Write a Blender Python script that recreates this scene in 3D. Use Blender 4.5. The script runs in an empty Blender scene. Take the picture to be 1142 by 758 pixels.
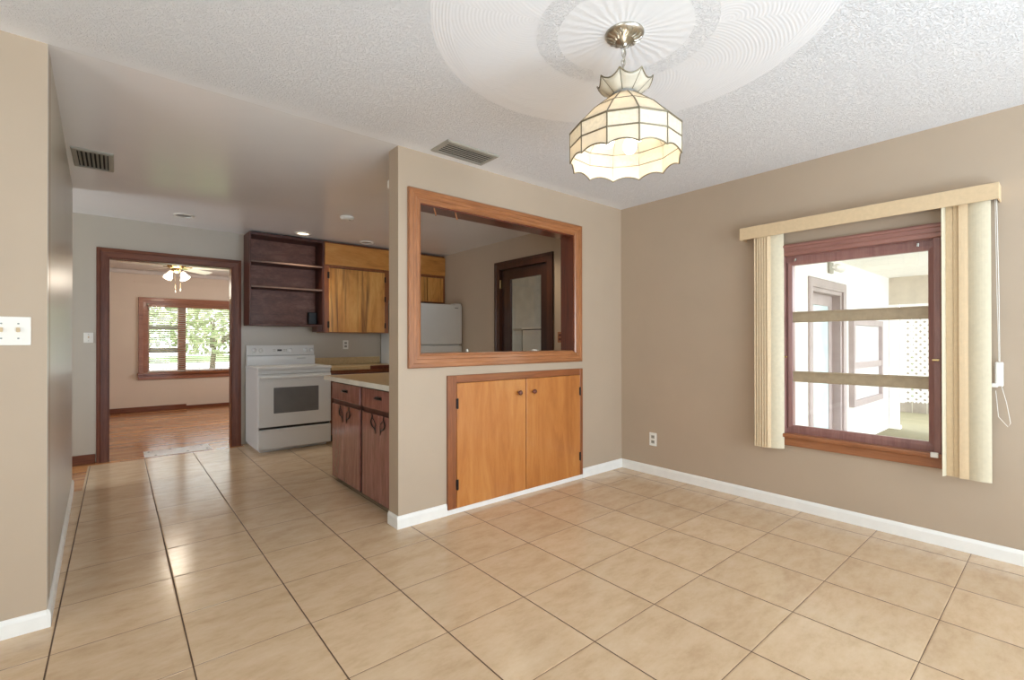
import bpy, bmesh, math, random
from mathutils import Vector, Matrix
random.seed(7)
PI = math.pi
S = bpy.context.scene
COL = S.collection

def lin(r, g, b):
    f = lambda c: (c/255/12.92) if c <= 10 else ((c/255+0.055)/1.055)**2.4
    return (f(r), f(g), f(b), 1.0)

# ------------------------------------------------------------------ camera
cam_d = bpy.data.cameras.new('camera'); cam = bpy.data.objects.new('camera', cam_d); COL.objects.link(cam)
cam_d.sensor_width = 36.0; cam_d.lens = 525.45/1142*36.0; cam_d.clip_start = .02; cam_d.clip_end = 300
cam.rotation_mode = 'XYZ'
cam.location = (-3.6731, -2.7626, 1.1887)
cam.rotation_euler = (PI/2+0.0033, 0.0013, -0.6978)
S.camera = cam
# ------------------------------------------------------------------ world, light, exposure
S.view_settings.view_transform = 'Standard'; S.view_settings.look = 'None'
S.view_settings.exposure = 0.13; S.view_settings.gamma = 1.0; S.view_settings.use_curve_mapping = False
W = bpy.data.worlds.new('world'); S.world = W; W.use_nodes = True
bgn = W.node_tree.nodes['Background']; bgn.inputs[0].default_value = (0.90, 0.96, 1.0, 1); bgn.inputs[1].default_value = 5.0
def area(name, loc, rot, sx, sy, power, color=(1, 1, 1), spread=None):
    d = bpy.data.lights.new(name, 'AREA'); d.shape = 'RECTANGLE'; d.size = sx; d.size_y = sy; d.energy = power; d.color = color
    if spread: d.spread = spread
    o = bpy.data.objects.new(name, d); COL.objects.link(o); o.location = loc; o.rotation_euler = rot; return o
DAY = (0.60, 0.86, 1.14)
area('daylight_patio_bounce', (-0.75, -5.4, 0.40), (math.radians(121), 0, math.radians(14)), 1.7, 0.6, 26, DAY)   # sunlit patio floor throwing light up through the patio door behind the camera
area('daylight_patio_door', (-1.5, -5.45, 1.25), (PI/2, 0, math.radians(8)), 2.2, 1.9, 25, DAY)                   # sky seen through the same door
area('fill_ceiling_uplight', (-3.3, -4.55, 0.03), (PI, 0, 0), 2.6, 1.3, 128, (0.64, 0.87, 1.12))                       # unseen uplight added at floor level behind the camera to brighten the ceiling
area('daylight_side_window', (-6.35, -3.2, 1.35), (PI/2, 0, -PI/2), 1.8, 1.3, 12, (0.85, 1.0, 0.92))              # shaded side window on the left
area('daylight_hall', (-5.9, 2.93, 1.35), (PI/2, 0, -PI/2), 0.8, 1.5, 27, (0.80, 0.93, 1.05))                           # hall window left of the kitchen
area('fill_back_room', (-1.0, 5.6, 1.4), (PI/2, 0, PI/2), 1.6, 1.2, 34, (0.92, 0.95, 1.0))                    # fill light added inside the room beyond the kitchen, no window there
area('fill_utility_room', (1.6, 0.9, 2.25), (0, 0, 0), 0.8, 1.2, 13, (0.95, 0.98, 1.0))  # added fill under the utility room ceiling
try:
    S.cycles.use_denoising = True; S.cycles.max_bounces = 10; S.cycles.diffuse_bounces = 6
    S.cycles.transparent_max_bounces = 12; S.cycles.sample_clamp_indirect = 6.0
except Exception: pass

# ------------------------------------------------------------------ materials
def new_mat(name):
    m = bpy.data.materials.new(name); m.use_nodes = True
    nt = m.node_tree; b = nt.nodes['Principled BSDF']
    return m, nt, b
def N(nt, t, **kw):
    n = nt.nodes.new(t)
    for k, v in kw.items(): setattr(n, k, v)
    return n
def val(nt, sock, v):
    if isinstance(v, (int, float)): sock.default_value = v
    else: nt.links.new(v, sock)
def M(nt, op, a, b=0.0, c=0.0):
    n = N(nt, 'ShaderNodeMath', operation=op)
    val(nt, n.inputs[0], a); val(nt, n.inputs[1], b); val(nt, n.inputs[2], c)
    return n.outputs[0]
def pos(nt):
    return N(nt, 'ShaderNodeNewGeometry').outputs['Position']
def mapped(nt, scale=(1, 1, 1), rot=(0, 0, 0)):
    mp = N(nt, 'ShaderNodeMapping'); mp.inputs['Scale'].default_value = scale; mp.inputs['Rotation'].default_value = rot
    nt.links.new(pos(nt), mp.inputs['Vector']); return mp.outputs[0]
def noise(nt, vec, scale, detail=3.0, rough=.55, dist=0.0):
    n = N(nt, 'ShaderNodeTexNoise'); nt.links.new(vec, n.inputs['Vector'])
    n.inputs['Scale'].default_value = scale; n.inputs['Detail'].default_value = detail
    n.inputs['Roughness'].default_value = rough; n.inputs['Distortion'].default_value = dist
    return n.outputs[0]
def ramp(nt, fac, stops):
    r = N(nt, 'ShaderNodeValToRGB'); e = r.color_ramp.elements
    while len(e) < len(stops): e.new(.5)
    for el, (p_, c) in zip(e, stops): el.position = p_; el.color = c
    nt.links.new(fac, r.inputs[0]); return r.outputs[0]
def mix(nt, fac, a, b, mode='MIX'):
    n = N(nt, 'ShaderNodeMix', data_type='RGBA', blend_type=mode)
    val(nt, n.inputs[0], fac)
    for i, v in ((6, a), (7, b)):
        if isinstance(v, tuple): n.inputs[i].default_value = v
        else: nt.links.new(v, n.inputs[i])
    return n.outputs[2]
def bump(nt, b, h, strength=.3, dist=.01):
    n = N(nt, 'ShaderNodeBump'); n.inputs['Strength'].default_value = strength; n.inputs['Distance'].default_value = dist
    nt.links.new(h, n.inputs['Height']); nt.links.new(n.outputs[0], b.inputs['Normal'])

def plain(name, col, rough=.5, metal=0.0, var=.04, scale=6.0, bmp=0.0, bscale=200., spec=.5):
    m, nt, b = new_mat(name)
    f = noise(nt, mapped(nt), scale, 3)
    d = tuple(c*(1-var*2) for c in col[:3])+(1,); l = tuple(min(1, c*(1+var*2)) for c in col[:3])+(1,)
    nt.links.new(ramp(nt, f, [(.3, d), (.7, l)]), b.inputs['Base Color'])
    b.inputs['Roughness'].default_value = rough; b.inputs['Metallic'].default_value = metal
    b.inputs['Specular IOR Level'].default_value = spec
    if bmp: bump(nt, b, noise(nt, mapped(nt), bscale, 2), bmp, .002)
    return m
def wood(name, dark, mid, light, axis='Z', rough=.35, coat=.3, stretch=14., scale=1.6, streak=None, spec=.5, fine=.35):
    m, nt, b = new_mat(name)
    sc = {'X': (1, stretch, stretch), 'Y': (stretch, 1, stretch), 'Z': (stretch, stretch, 1)}[axis]
    v = mapped(nt, sc)
    f1 = noise(nt, v, scale, 5, .6, 1.2)
    f2 = noise(nt, v, scale*7, 3, .6, .2)
    f = M(nt, 'ADD', M(nt, 'MULTIPLY', f1, 1-fine), M(nt, 'MULTIPLY', f2, fine))
    c = ramp(nt, f, [(.3, dark), (.5, mid), (.68, light)])
    if streak:
        s1 = noise(nt, mapped(nt, {'X': (.35, 5, 5), 'Y': (5, .35, 5), 'Z': (5, 5, .35)}[axis]), 1.3, 4, .6, 1.5)
        c = mix(nt, ramp(nt, s1, [(.54, (0, 0, 0, 1)), (.70, (1, 1, 1, 1))]), c, streak)
    nt.links.new(c, b.inputs['Base Color'])
    b.inputs['Roughness'].default_value = rough; b.inputs['Coat Weight'].default_value = coat; b.inputs['Coat Roughness'].default_value = .12
    b.inputs['Specular IOR Level'].default_value = spec
    bump(nt, b, f2, .08, .002)
    return m
def glass(name, fac=.06, tint=(1, 1, 1, 1)):
    m = bpy.data.materials.new(name); m.use_nodes = True; nt = m.node_tree; nt.nodes.clear()
    o = N(nt, 'ShaderNodeOutputMaterial'); mx = N(nt, 'ShaderNodeMixShader'); t = N(nt, 'ShaderNodeBsdfTransparent'); g = N(nt, 'ShaderNodeBsdfGlossy')
    t.inputs[0].default_value = tint; g.inputs['Roughness'].default_value = .02
    mx.inputs[0].default_value = fac
    nt.links.new(t.outputs[0], mx.inputs[1]); nt.links.new(g.outputs[0], mx.inputs[2]); nt.links.new(mx.outputs[0], o.inputs[0])
    return m
def emis(name, col, strength, base=(1, 1, 1, 1)):
    m, nt, b = new_mat(name)
    b.inputs['Base Color'].default_value = base; b.inputs['Emission Color'].default_value = col; b.inputs['Emission Strength'].default_value = strength
    return m

m_wall = plain('beige wall paint', lin(180, 161, 139), .55, var=.012, scale=2.5, bmp=.05, bscale=160)
m_wall_gloss = plain('greige kitchen paint', lin(186, 176, 160), .3, var=.012, scale=2.5, bmp=.10, bscale=14, spec=.6)
m_wall_kit = plain('kitchen side wall paint', lin(186, 166, 140), .5, var=.012, scale=2.5, bmp=.05, bscale=160)
m_wall_pink = plain('back room paint', lin(214, 196, 176), .55, var=.01, scale=2.5)
m_base = plain('white baseboard paint', lin(238, 236, 230), .35, var=.015, scale=9)
m_white = plain('white plastic', lin(236, 233, 224), .35, var=.01)
m_whiteapp = plain('white enamel', lin(226, 226, 224), .25, var=.01, scale=3)
m_fridge = plain('white fridge enamel', lin(222, 220, 214), .35, var=.01, scale=3)
m_grey = plain('grey metal', lin(150, 150, 146), .4, .6)
m_ventg = plain('painted vent metal', lin(164, 160, 148), .45, .2)
m_black = plain('black', lin(18, 16, 15), .4)
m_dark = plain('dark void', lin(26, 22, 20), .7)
m_iron = plain('dark wrought iron', lin(34, 27, 25), .4, .5)
m_chrome = plain('chrome', lin(215, 215, 212), .15, 1.0)
m_nickel = plain('aged nickel', lin(188, 182, 170), .28, 1.0, var=.08, scale=60)
m_lead = plain('lead came', lin(128, 118, 96), .4, .7)
m_brass = plain('polished brass', lin(205, 180, 130), .2, 1.0)
m_ovenglass = plain('grey oven glass', lin(118, 117, 116), .18, spec=.6)
m_counter = plain('tan laminate', lin(196, 168, 122), .35, var=.05, scale=40)
m_counteredge = plain('white laminate edge', lin(228, 224, 212), .35)
m_vane = plain('cream blind fabric', lin(212, 186, 148), .6, var=.02, scale=45)
m_vane2 = plain('pale blind fabric', lin(208, 196, 168), .6, var=.02, scale=45)
m_alu = plain('tan aluminium bar', lin(168, 150, 122), .5, .1, var=.05, scale=25)
m_red = wood('red brown window wood', lin(130, 86, 76), lin(150, 104, 92), lin(162, 116, 104), 'Y', .35, .25)
m_redz = wood('red brown stile wood', lin(122, 82, 76), lin(142, 100, 92), lin(154, 112, 104), 'Z', .35, .25)
m_sill = wood('orange brown sill wood', lin(130, 78, 44), lin(152, 96, 60), lin(166, 110, 72), 'Y', .35, .3)
m_oakx = wood('orange oak trim', lin(124, 74, 38), lin(158, 100, 58), lin(180, 120, 76), 'X', .3, .4)
m_oakz = wood('orange oak trim upright', lin(124, 74, 38), lin(158, 100, 58), lin(180, 120, 76), 'Z', .3, .4, fine=.5)
m_jamb = wood('dark cherry jamb', lin(70, 30, 16), lin(98, 44, 24), lin(112, 54, 30), 'Z', .3, .4)
m_honey = wood('honey plywood', lin(158, 92, 38), lin(184, 116, 54), lin(198, 134, 70), 'Z', .35, .35, stretch=5, scale=1.1, fine=.18)
m_frame = wood('brown face frame', lin(112, 60, 26), lin(138, 78, 38), lin(154, 92, 50), 'X', .35, .35)
m_framez = wood('brown face frame upright', lin(112, 60, 26), lin(138, 78, 38), lin(154, 92, 50), 'Z', .35, .35)
m_upper = wood('figured maple', lin(172, 108, 44), lin(210, 148, 72), lin(226, 170, 96), 'Z', .35, .3, stretch=5, scale=1.3, streak=lin(104, 58, 26), fine=.2)
m_upperx = wood('figured maple rail', lin(170, 106, 44), lin(204, 138, 64), lin(218, 158, 84), 'X', .35, .3, stretch=4, scale=1.3, fine=.2)
m_mahog = wood('dark mahogany', lin(88, 48, 36), lin(124, 78, 62), lin(152, 106, 88), 'X', .5, .05, stretch=3, scale=4)
m_mahogz = wood('dark mahogany upright', lin(58, 26, 18), lin(82, 42, 30), lin(100, 56, 42), 'Z', .5, .05)
m_shelfedge = wood('worn shelf edge', lin(96, 72, 62), lin(118, 92, 80), lin(134, 108, 96), 'X', .5, .0)
m_cherry = wood('glossy red brown cabinet', lin(112, 66, 58), lin(142, 92, 82), lin(164, 114, 104), 'Z', .16, .7, stretch=8, scale=1.5)
m_doorcas = wood('dark walnut casing', lin(76, 36, 20), lin(106, 56, 34), lin(122, 70, 46), 'Z', .45, .06, spec=.3)
m_doorcasx = wood('dark walnut head', lin(78, 38, 22), lin(112, 62, 38), lin(128, 76, 50), 'X', .45, .06, spec=.3)
m_sidecas = wood('dark side door casing', lin(48, 25, 16), lin(66, 36, 24), lin(80, 46, 32), 'Z', .35, .15)
m_sidedoor = wood('very dark door wood', lin(38, 19, 14), lin(52, 28, 20), lin(62, 36, 26), 'Z', .35, .3)
m_fareye = wood('brown window casing', lin(120, 70, 46), lin(150, 94, 66), lin(166, 110, 82), 'X', .4, .2)
m_slat = plain('pale blind slat', lin(206, 198, 184), .5)
m_mauve = plain('mauve grey paint', lin(176, 162, 160), .5)
m_porchwhite = plain('white exterior paint', lin(246, 244, 240), .6, var=.01)
m_gable = plain('beige gable board', lin(206, 196, 180), .7)
m_lattice = plain('white lattice', lin(246, 246, 244), .5)
m_grass = plain('lawn grass', lin(110, 140, 80), .9, var=.3, scale=8)
m_road = plain('pale concrete', lin(220, 218, 212), .9)
m_deck = wood('weathered deck', lin(108, 102, 76), lin(124, 118, 90), lin(140, 132, 104), 'Y', .8, 0)
m_leaf = plain('leaf green', lin(180, 190, 146), .6, var=.3, scale=3)
m_bark = plain('bark', lin(110, 98, 84), .9, var=.2, scale=20)
m_glass = glass('window glass')
m_bluepane = plain('pale blue door pane', lin(205, 222, 226), .15)
m_fan = plain('white fan blade', lin(244, 238, 228), .35, var=.01)
m_fanshade = emis('lit frosted shade', (1, .88, .68, 1), 1.15)
m_bulb = emis('lit bulb', (1, .88, .68, 1), 2.6)
m_spotlit = emis('lit recessed lens', (1, .82, .55, 1), 2.4)

def shade_mat(name, col, textured=False):
    m = bpy.data.materials.new(name); m.use_nodes = True; nt = m.node_tree; nt.nodes.clear()
    o = N(nt, 'ShaderNodeOutputMaterial'); mx = N(nt, 'ShaderNodeMixShader'); t = N(nt, 'ShaderNodeBsdfTranslucent'); d = N(nt, 'ShaderNodeBsdfPrincipled')
    f = noise(nt, mapped(nt), 90 if textured else 14, 4, .6)
    c = ramp(nt, f, [(.35, tuple(x*.86 for x in col[:3])+(1,)), (.65, col)])
    nt.links.new(c, t.inputs[0]); nt.links.new(c, d.inputs['Base Color']); d.inputs['Roughness'].default_value = .25
    if textured:
        bn = N(nt, 'ShaderNodeBump'); bn.inputs['Strength'].default_value = .6; bn.inputs['Distance'].default_value = .004
        nt.links.new(f, bn.inputs['Height']); nt.links.new(bn.outputs[0], d.inputs['Normal']); nt.links.new(bn.outputs[0], t.inputs['Normal'])
    mx.inputs[0].default_value = .6
    nt.links.new(t.outputs[0], mx.inputs[1]); nt.links.new(d.outputs[0], mx.inputs[2]); nt.links.new(mx.outputs[0], o.inputs[0])
    return m
m_cream = shade_mat('cream slag glass', lin(250, 240, 220))
m_ripple = shade_mat('rippled clear cream glass', lin(246, 238, 220), True)
m_crown = shade_mat('opal crown glass', lin(238, 230, 212))

# tile floor: square-ish tiles measured on site
def tile_mat():
    m, nt, b = new_mat('beige ceramic tile')
    sp = N(nt, 'ShaderNodeSeparateXYZ'); nt.links.new(pos(nt), sp.inputs[0])
    TX, TY, OX, OY = .4121, .4259, -1.8084, -1.1124
    u = M(nt, 'DIVIDE', M(nt, 'SUBTRACT', sp.outputs[0], OX), TX); v = M(nt, 'DIVIDE', M(nt, 'SUBTRACT', sp.outputs[1], OY), TY)
    du = M(nt, 'MULTIPLY', M(nt, 'PINGPONG', u, .5), TX); dv = M(nt, 'MULTIPLY', M(nt, 'PINGPONG', v, .5), TY)
    d = M(nt, 'MINIMUM', du, dv)
    wob = M(nt, 'MULTIPLY', noise(nt, mapped(nt), 9, 2), .0012)
    thin = M(nt, 'LESS_THAN', du, M(nt, 'ADD', .0021, wob)); thin2 = M(nt, 'LESS_THAN', dv, M(nt, 'ADD', .0008, wob))
    g = M(nt, 'MAXIMUM', thin, thin2)
    cid = N(nt, 'ShaderNodeCombineXYZ'); nt.links.new(M(nt, 'FLOOR', u), cid.inputs[0]); nt.links.new(M(nt, 'FLOOR', v), cid.inputs[1])
    wn = N(nt, 'ShaderNodeTexWhiteNoise', noise_dimensions='2D'); nt.links.new(cid.outputs[0], wn.inputs['Vector'])
    off = N(nt, 'ShaderNodeVectorMath', operation='MULTIPLY_ADD'); nt.links.new(wn.outputs['Color'], off.inputs[0]); off.inputs[1].default_value = (9, 9, 9); nt.links.new(mapped(nt, (1.0, 2.2, 1)), off.inputs[2])
    f1 = noise(nt, off.outputs[0], 5.5, 7, .66, .15); f2 = noise(nt, off.outputs[0], 30, 3, .7)
    f = M(nt, 'ADD', M(nt, 'MULTIPLY', f1, .8), M(nt, 'MULTIPLY', f2, .2))
    c = ramp(nt, f, [(.30, lin(196, 166, 132)), (.5, lin(212, 184, 150)), (.70, lin(220, 195, 164))])
    tint = M(nt, 'ADD', .95, M(nt, 'MULTIPLY', wn.outputs['Value'], .07))
    vm = N(nt, 'ShaderNodeVectorMath', operation='SCALE'); nt.links.new(c, vm.inputs[0]); nt.links.new(tint, vm.inputs['Scale'])
    col = mix(nt, g, vm.outputs[0], lin(88, 64, 44))
    nt.links.new(col, b.inputs['Base Color'])
    nt.links.new(M(nt, 'ADD', M(nt, 'MULTIPLY', g, .5), M(nt, 'ADD', .13, M(nt, 'MULTIPLY', f2, .10))), b.inputs['Roughness'])
    b.inputs['Specular IOR Level'].default_value = .45
    edge = N(nt, 'ShaderNodeMapRange'); nt.links.new(d, edge.inputs[0]); edge.inputs[1].default_value = 0; edge.inputs[2].default_value = .007
    wav = noise(nt, mapped(nt), 5, 2)
    bump(nt, b, M(nt, 'ADD', edge.outputs[0], M(nt, 'ADD', M(nt, 'MULTIPLY', f2, .14), M(nt, 'MULTIPLY', wav, .5))), .3, .004)
    return m
m_tile = tile_mat()
def plank_mat():
    m, nt, b = new_mat('red oak strip floor')
    sp = N(nt, 'ShaderNodeSeparateXYZ'); nt.links.new(pos(nt), sp.inputs[0])
    v = M(nt, 'DIVIDE', sp.outputs[1], .058); row = M(nt, 'FLOOR', v)
    wr = N(nt, 'ShaderNodeTexWhiteNoise', noise_dimensions='1D'); nt.links.new(row, wr.inputs['W'])
    u = M(nt, 'ADD', M(nt, 'DIVIDE', sp.outputs[0], .9), M(nt, 'MULTIPLY', wr.outputs['Value'], 7))
    cid = N(nt, 'ShaderNodeCombineXYZ'); nt.links.new(M(nt, 'FLOOR', u), cid.inputs[0]); nt.links.new(row, cid.inputs[1])
    wn = N(nt, 'ShaderNodeTexWhiteNoise', noise_dimensions='2D'); nt.links.new(cid.outputs[0], wn.inputs['Vector'])
    gr = noise(nt, mapped(nt, (1.2, 22, 1)), 3, 4)
    f = M(nt, 'ADD', M(nt, 'MULTIPLY', wn.outputs['Value'], .55), M(nt, 'MULTIPLY', gr, .45))
    c = ramp(nt, f, [(.2, lin(160, 100, 54)), (.5, lin(192, 130, 76)), (.8, lin(210, 152, 96))])
    seam = M(nt, 'LESS_THAN', M(nt, 'PINGPONG', v, .5), .02)
    nt.links.new(mix(nt, seam, c, lin(80, 44, 20)), b.inputs['Base Color'])
    b.inputs['Roughness'].default_value = .25; b.inputs['Coat Weight'].default_value = .4; b.inputs['Coat Roughness'].default_value = .12
    return m
m_plank = plank_mat()
# textured dining ceiling with the swirled plaster rose round the lamp
LX, LY = -2.090, -1.590
def ceiling_mat():
    m, nt, b = new_mat('textured white ceiling')
    b.inputs['Base Color'].default_value = lin(232, 231, 230); b.inputs['Roughness'].default_value = .6
    sp = N(nt, 'ShaderNodeSeparateXYZ'); nt.links.new(pos(nt), sp.inputs[0])
    x = M(nt, 'SUBTRACT', sp.outputs[0], LX); y = M(nt, 'SUBTRACT', sp.outputs[1], LY)
    r = M(nt, 'SQRT', M(nt, 'ADD', M(nt, 'MULTIPLY', x, x), M(nt, 'MULTIPLY', y, y)))
    a = M(nt, 'ARCTAN2', y, x)
    pop = noise(nt, mapped(nt), 115, 3, .65); popm = N(nt, 'ShaderNodeMapRange'); nt.links.new(pop, popm.inputs[0]); popm.inputs[1].default_value = .47; popm.inputs[2].default_value = .62
    ray = M(nt, 'MULTIPLY', M(nt, 'ADD', M(nt, 'SINE', M(nt, 'ADD', M(nt, 'MULTIPLY', a, 32), M(nt, 'MULTIPLY', noise(nt, mapped(nt), 16, 4), 7))), 1), .10)
    # overlapping fans: brushed arcs whose centres sit on a ring round the rose
    k = 7
    seg = M(nt, 'MULTIPLY', M(nt, 'SUBTRACT', M(nt, 'FRACT', M(nt, 'MULTIPLY', a, k/(2*PI))), .5), 2*PI/k)
    fx = M(nt, 'SUBTRACT', M(nt, 'MULTIPLY', r, M(nt, 'COSINE', seg)), .36); fy = M(nt, 'SUBTRACT', M(nt, 'MULTIPLY', r, M(nt, 'SINE', seg)), .16)
    fr = M(nt, 'SQRT', M(nt, 'ADD', M(nt, 'MULTIPLY', fx, fx), M(nt, 'MULTIPLY', fy, fy)))
    arcs = M(nt, 'ADD', M(nt, 'MULTIPLY', M(nt, 'SINE', M(nt, 'MULTIPLY', fr, 420)), .055), M(nt, 'MULTIPLY', M(nt, 'FRACT', M(nt, 'MULTIPLY', fr, 3.6)), 1.8))
    def band(r0, r1):
        return M(nt, 'MULTIPLY', M(nt, 'GREATER_THAN', r, r0), M(nt, 'LESS_THAN', r, r1))
    ring = M(nt, 'MULTIPLY', M(nt, 'SINE', M(nt, 'MULTIPLY', r, 500)), .09)
    edgefade = N(nt, 'ShaderNodeMapRange'); nt.links.new(sp.outputs[1], edgefade.inputs[0]); edgefade.inputs[1].default_value = -.03; edgefade.inputs[2].default_value = -.16
    h = M(nt, 'MULTIPLY', M(nt, 'MULTIPLY', popm.outputs[0], edgefade.outputs[0]), M(nt, 'GREATER_THAN', r, .78))
    h = M(nt, 'ADD', h, M(nt, 'MULTIPLY', ray, band(0, .27)))
    h = M(nt, 'ADD', h, M(nt, 'MULTIPLY', M(nt, 'MULTIPLY', popm.outputs[0], .8), band(.27, .36)))
    h = M(nt, 'ADD', h, M(nt, 'MULTIPLY', arcs, band(.36, .70)))
    h = M(nt, 'ADD', h, M(nt, 'MULTIPLY', M(nt, 'ADD', ring, .4), band(.70, .78)))
    bump(nt, b, h, .66, .0066)
    return m
m_ceil = ceiling_mat()
m_ceilk = plain('semi gloss kitchen ceiling', lin(233, 230, 227), .22, var=.01, scale=1.5, bmp=.12, bscale=7, spec=.6)
m_ceilw = plain('white ceiling', lin(208, 198, 188), .6)

# ------------------------------------------------------------------ mesh helpers (all shapes given in world metres)
class B:
    def __init__(s): s.bm = bmesh.new()
    def box(s, x0, x1, y0, y1, z0, z1, bev=0.0, seg=2):
        t = bmesh.new(); bmesh.ops.create_cube(t, size=1)
        for v in t.verts: v.co = Vector(((x0+x1)/2+v.co.x*(x1-x0), (y0+y1)/2+v.co.y*(y1-y0), (z0+z1)/2+v.co.z*(z1-z0)))
        if bev: bmesh.ops.bevel(t, geom=t.edges[:], offset=min(bev, .45*min(abs(x1-x0), abs(y1-y0), abs(z1-z0))), segments=seg, affect='EDGES', profile=.5)
        return s._add(t)
    def _add(s, t, mat=None):
        if mat is not None: bmesh.ops.transform(t, matrix=mat, verts=t.verts)
        me = bpy.data.meshes.new('t'); t.to_mesh(me); t.free(); s.bm.from_mesh(me); bpy.data.meshes.remove(me); return s
    def obox(s, c, sx, sy, sz, rot, bev=0.0):      # oriented box, rot = Matrix 3x3 / Euler tuple
        t = bmesh.new(); bmesh.ops.create_cube(t, size=1)
        for v in t.verts: v.co = Vector((v.co.x*sx, v.co.y*sy, v.co.z*sz))
        if bev: bmesh.ops.bevel(t, geom=t.edges[:], offset=bev, segments=2, affect='EDGES')
        from mathutils import Euler
        R = Euler(rot).to_matrix().to_4x4() if isinstance(rot, tuple) else rot.to_4x4()
        return s._add(t, Matrix.Translation(c) @ R)
    def prism(s, pts, axis, a0, a1):               # polygon pts (2D) swept along an axis
        f = {'x': lambda p, a: (a, p[0], p[1]), 'y': lambda p, a: (p[0], a, p[1]), 'z': lambda p, a: (p[0], p[1], a)}[axis]
        A = [s.bm.verts.new(f(p, a0)) for p in pts]; C = [s.bm.verts.new(f(p, a1)) for p in pts]; n = len(pts)
        for i in range(n): s.bm.faces.new((A[i], A[(i+1) % n], C[(i+1) % n], C[i]))
        s.bm.faces.new(A[::-1]); s.bm.faces.new(C); return s
    def lathe(s, prof, c, axis='z', n=32, caps=True):   # prof: (radius, height)
        R = {'z': Matrix.Identity(3), 'x': Matrix(((0, 0, 1), (0, 1, 0), (-1, 0, 0))), 'y': Matrix(((1, 0, 0), (0, 0, 1), (0, -1, 0))),
             '-y': Matrix(((1, 0, 0), (0, 0, -1), (0, 1, 0))), '-x': Matrix(((0, 0, -1), (0, 1, 0), (1, 0, 0)))}[axis]
        rings = []
        for r, h in prof:
            rings.append([s.bm.verts.new(Vector(c)+R @ Vector((max(r, 1e-4)*math.cos(2*PI*i/n), max(r, 1e-4)*math.sin(2*PI*i/n), h))) for i in range(n)])
        for a, b in zip(rings, rings[1:]):
            for i in range(n): s.bm.faces.new((a[i], a[(i+1) % n], b[(i+1) % n], b[i]))
        if caps: s.bm.faces.new(rings[0][::-1]); s.bm.faces.new(rings[-1])
        return s
    def tube(s, pts, r, n=8, closed=False):
        pts = [Vector(p) for p in pts]; rings = []; m = len(pts)
        up = None
        for i, p in enumerate(pts):
            if closed: d = pts[(i+1) % m]-pts[i-1]
            else: d = pts[min(i+1, m-1)]-pts[max(i-1, 0)]
            d.normalize()
            if up is None: up = d.orthogonal().normalized()
            up = (up-d*up.dot(d)).normalized(); w = d.cross(up)
            rr = r[i] if isinstance(r, (list, tuple)) else r
            rings.append([s.bm.verts.new(p+(up*math.cos(2*PI*k/n)+w*math.sin(2*PI*k/n))*rr) for k in range(n)])
        prs = list(zip(rings, rings[1:]))
        if closed: prs.append((rings[-1], rings[0]))
        for a, b in prs:
            for k in range(n): s.bm.faces.new((a[k], a[(k+1) % n], b[(k+1) % n], b[k]))
        if not closed: s.bm.faces.new(rings[0][::-1]); s.bm.faces.new(rings[-1])
        return s
    def frame(s, P, u0, u1, v0, v1, prof, sides='LTRB'):   # mitred moulding round rect (u0..u1, v0..v1); prof (out, depth); P(u,v,d)->xyz
        cor = {'BL': (u0, v0, -1, -1), 'TL': (u0, v1, -1, 1), 'TR': (u1, v1, 1, 1), 'BR': (u1, v0, 1, -1)}
        rg = {k: [s.bm.verts.new(P(u+du*w, v+dv*w, d)) for w, d in prof] for k, (u, v, du, dv) in cor.items()}
        n = len(prof)
        for k, a, b in (('L', 'BL', 'TL'), ('T', 'TL', 'TR'), ('R', 'TR', 'BR'), ('B', 'BR', 'BL')):
            if k in sides:
                for i in range(n): s.bm.faces.new((rg[a][i], rg[b][i], rg[b][(i+1) % n], rg[a][(i+1) % n]))
        return s

def tag(o, label=None, cat=None, group=None, kind=None):
    if label: o['label'] = label
    if cat: o['category'] = cat
    if group: o['group'] = group
    if kind: o['kind'] = kind
    return o
def obj(name, b, mat, parent=None, smooth=False, label=None):
    bm = b.bm; bmesh.ops.recalc_face_normals(bm, faces=bm.faces)
    if parent is None:
        xs = [v.co for v in bm.verts]; lo = Vector([min(c[i] for c in xs) for i in range(3)]); hi = Vector([max(c[i] for c in xs) for i in range(3)])
        org = Vector(((lo.x+hi.x)/2, (lo.y+hi.y)/2, lo.z))
    else: org = wloc(parent)
    bmesh.ops.translate(bm, verts=bm.verts, vec=-org)
    me = bpy.data.meshes.new(name); bm.to_mesh(me); bm.free()
    if smooth:
        for p in me.polygons: p.use_smooth = True
        me.set_sharp_from_angle(angle=math.radians(38))
    o = bpy.data.objects.new(name, me); COL.objects.link(o); me.materials.append(mat)
    if parent is None: o.location = org
    else: o.parent = parent
    if label: o['label'] = label
    return o
def wloc(o):
    v = Vector((0, 0, 0))
    while o is not None: v += o.location; o = o.parent
    return v
def thing(name, label, cat, loc, group=None):
    o = bpy.data.objects.new(name, None); COL.objects.link(o); o.location = loc; o.empty_display_size = .1
    return tag(o, label, cat, group)
def struct(name, b, mat, parent=None, smooth=False):
    o = obj(name, b, mat, parent, smooth)
    if parent is None: o['kind'] = 'structure'
    return o
def dup(root, loc, label, rz=None):
    r = root.copy(); COL.objects.link(r); r.location = loc; r['label'] = label
    if rz is not None: r.rotation_euler[2] = rz
    def rec(src, dst):
        for ch in src.children:
            c = ch.copy(); COL.objects.link(c); c.parent = dst; rec(ch, c)
    rec(root, r); return r

def wall_cells(us, vs, holes, box):     # solid wall from grid cells, leaving the holes open
    b = B()
    for i in range(len(us)-1):
        for j in range(len(vs)-1):
            uc, vc = (us[i]+us[i+1])/2, (vs[j]+vs[j+1])/2
            if any(h[0] < uc < h[1] and h[2] < vc < h[3] for h in holes): continue
            box(b, us[i], us[i+1], vs[j], vs[j+1])
    bmesh.ops.remove_doubles(b.bm, verts=b.bm.verts, dist=1e-5)
    return b

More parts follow.
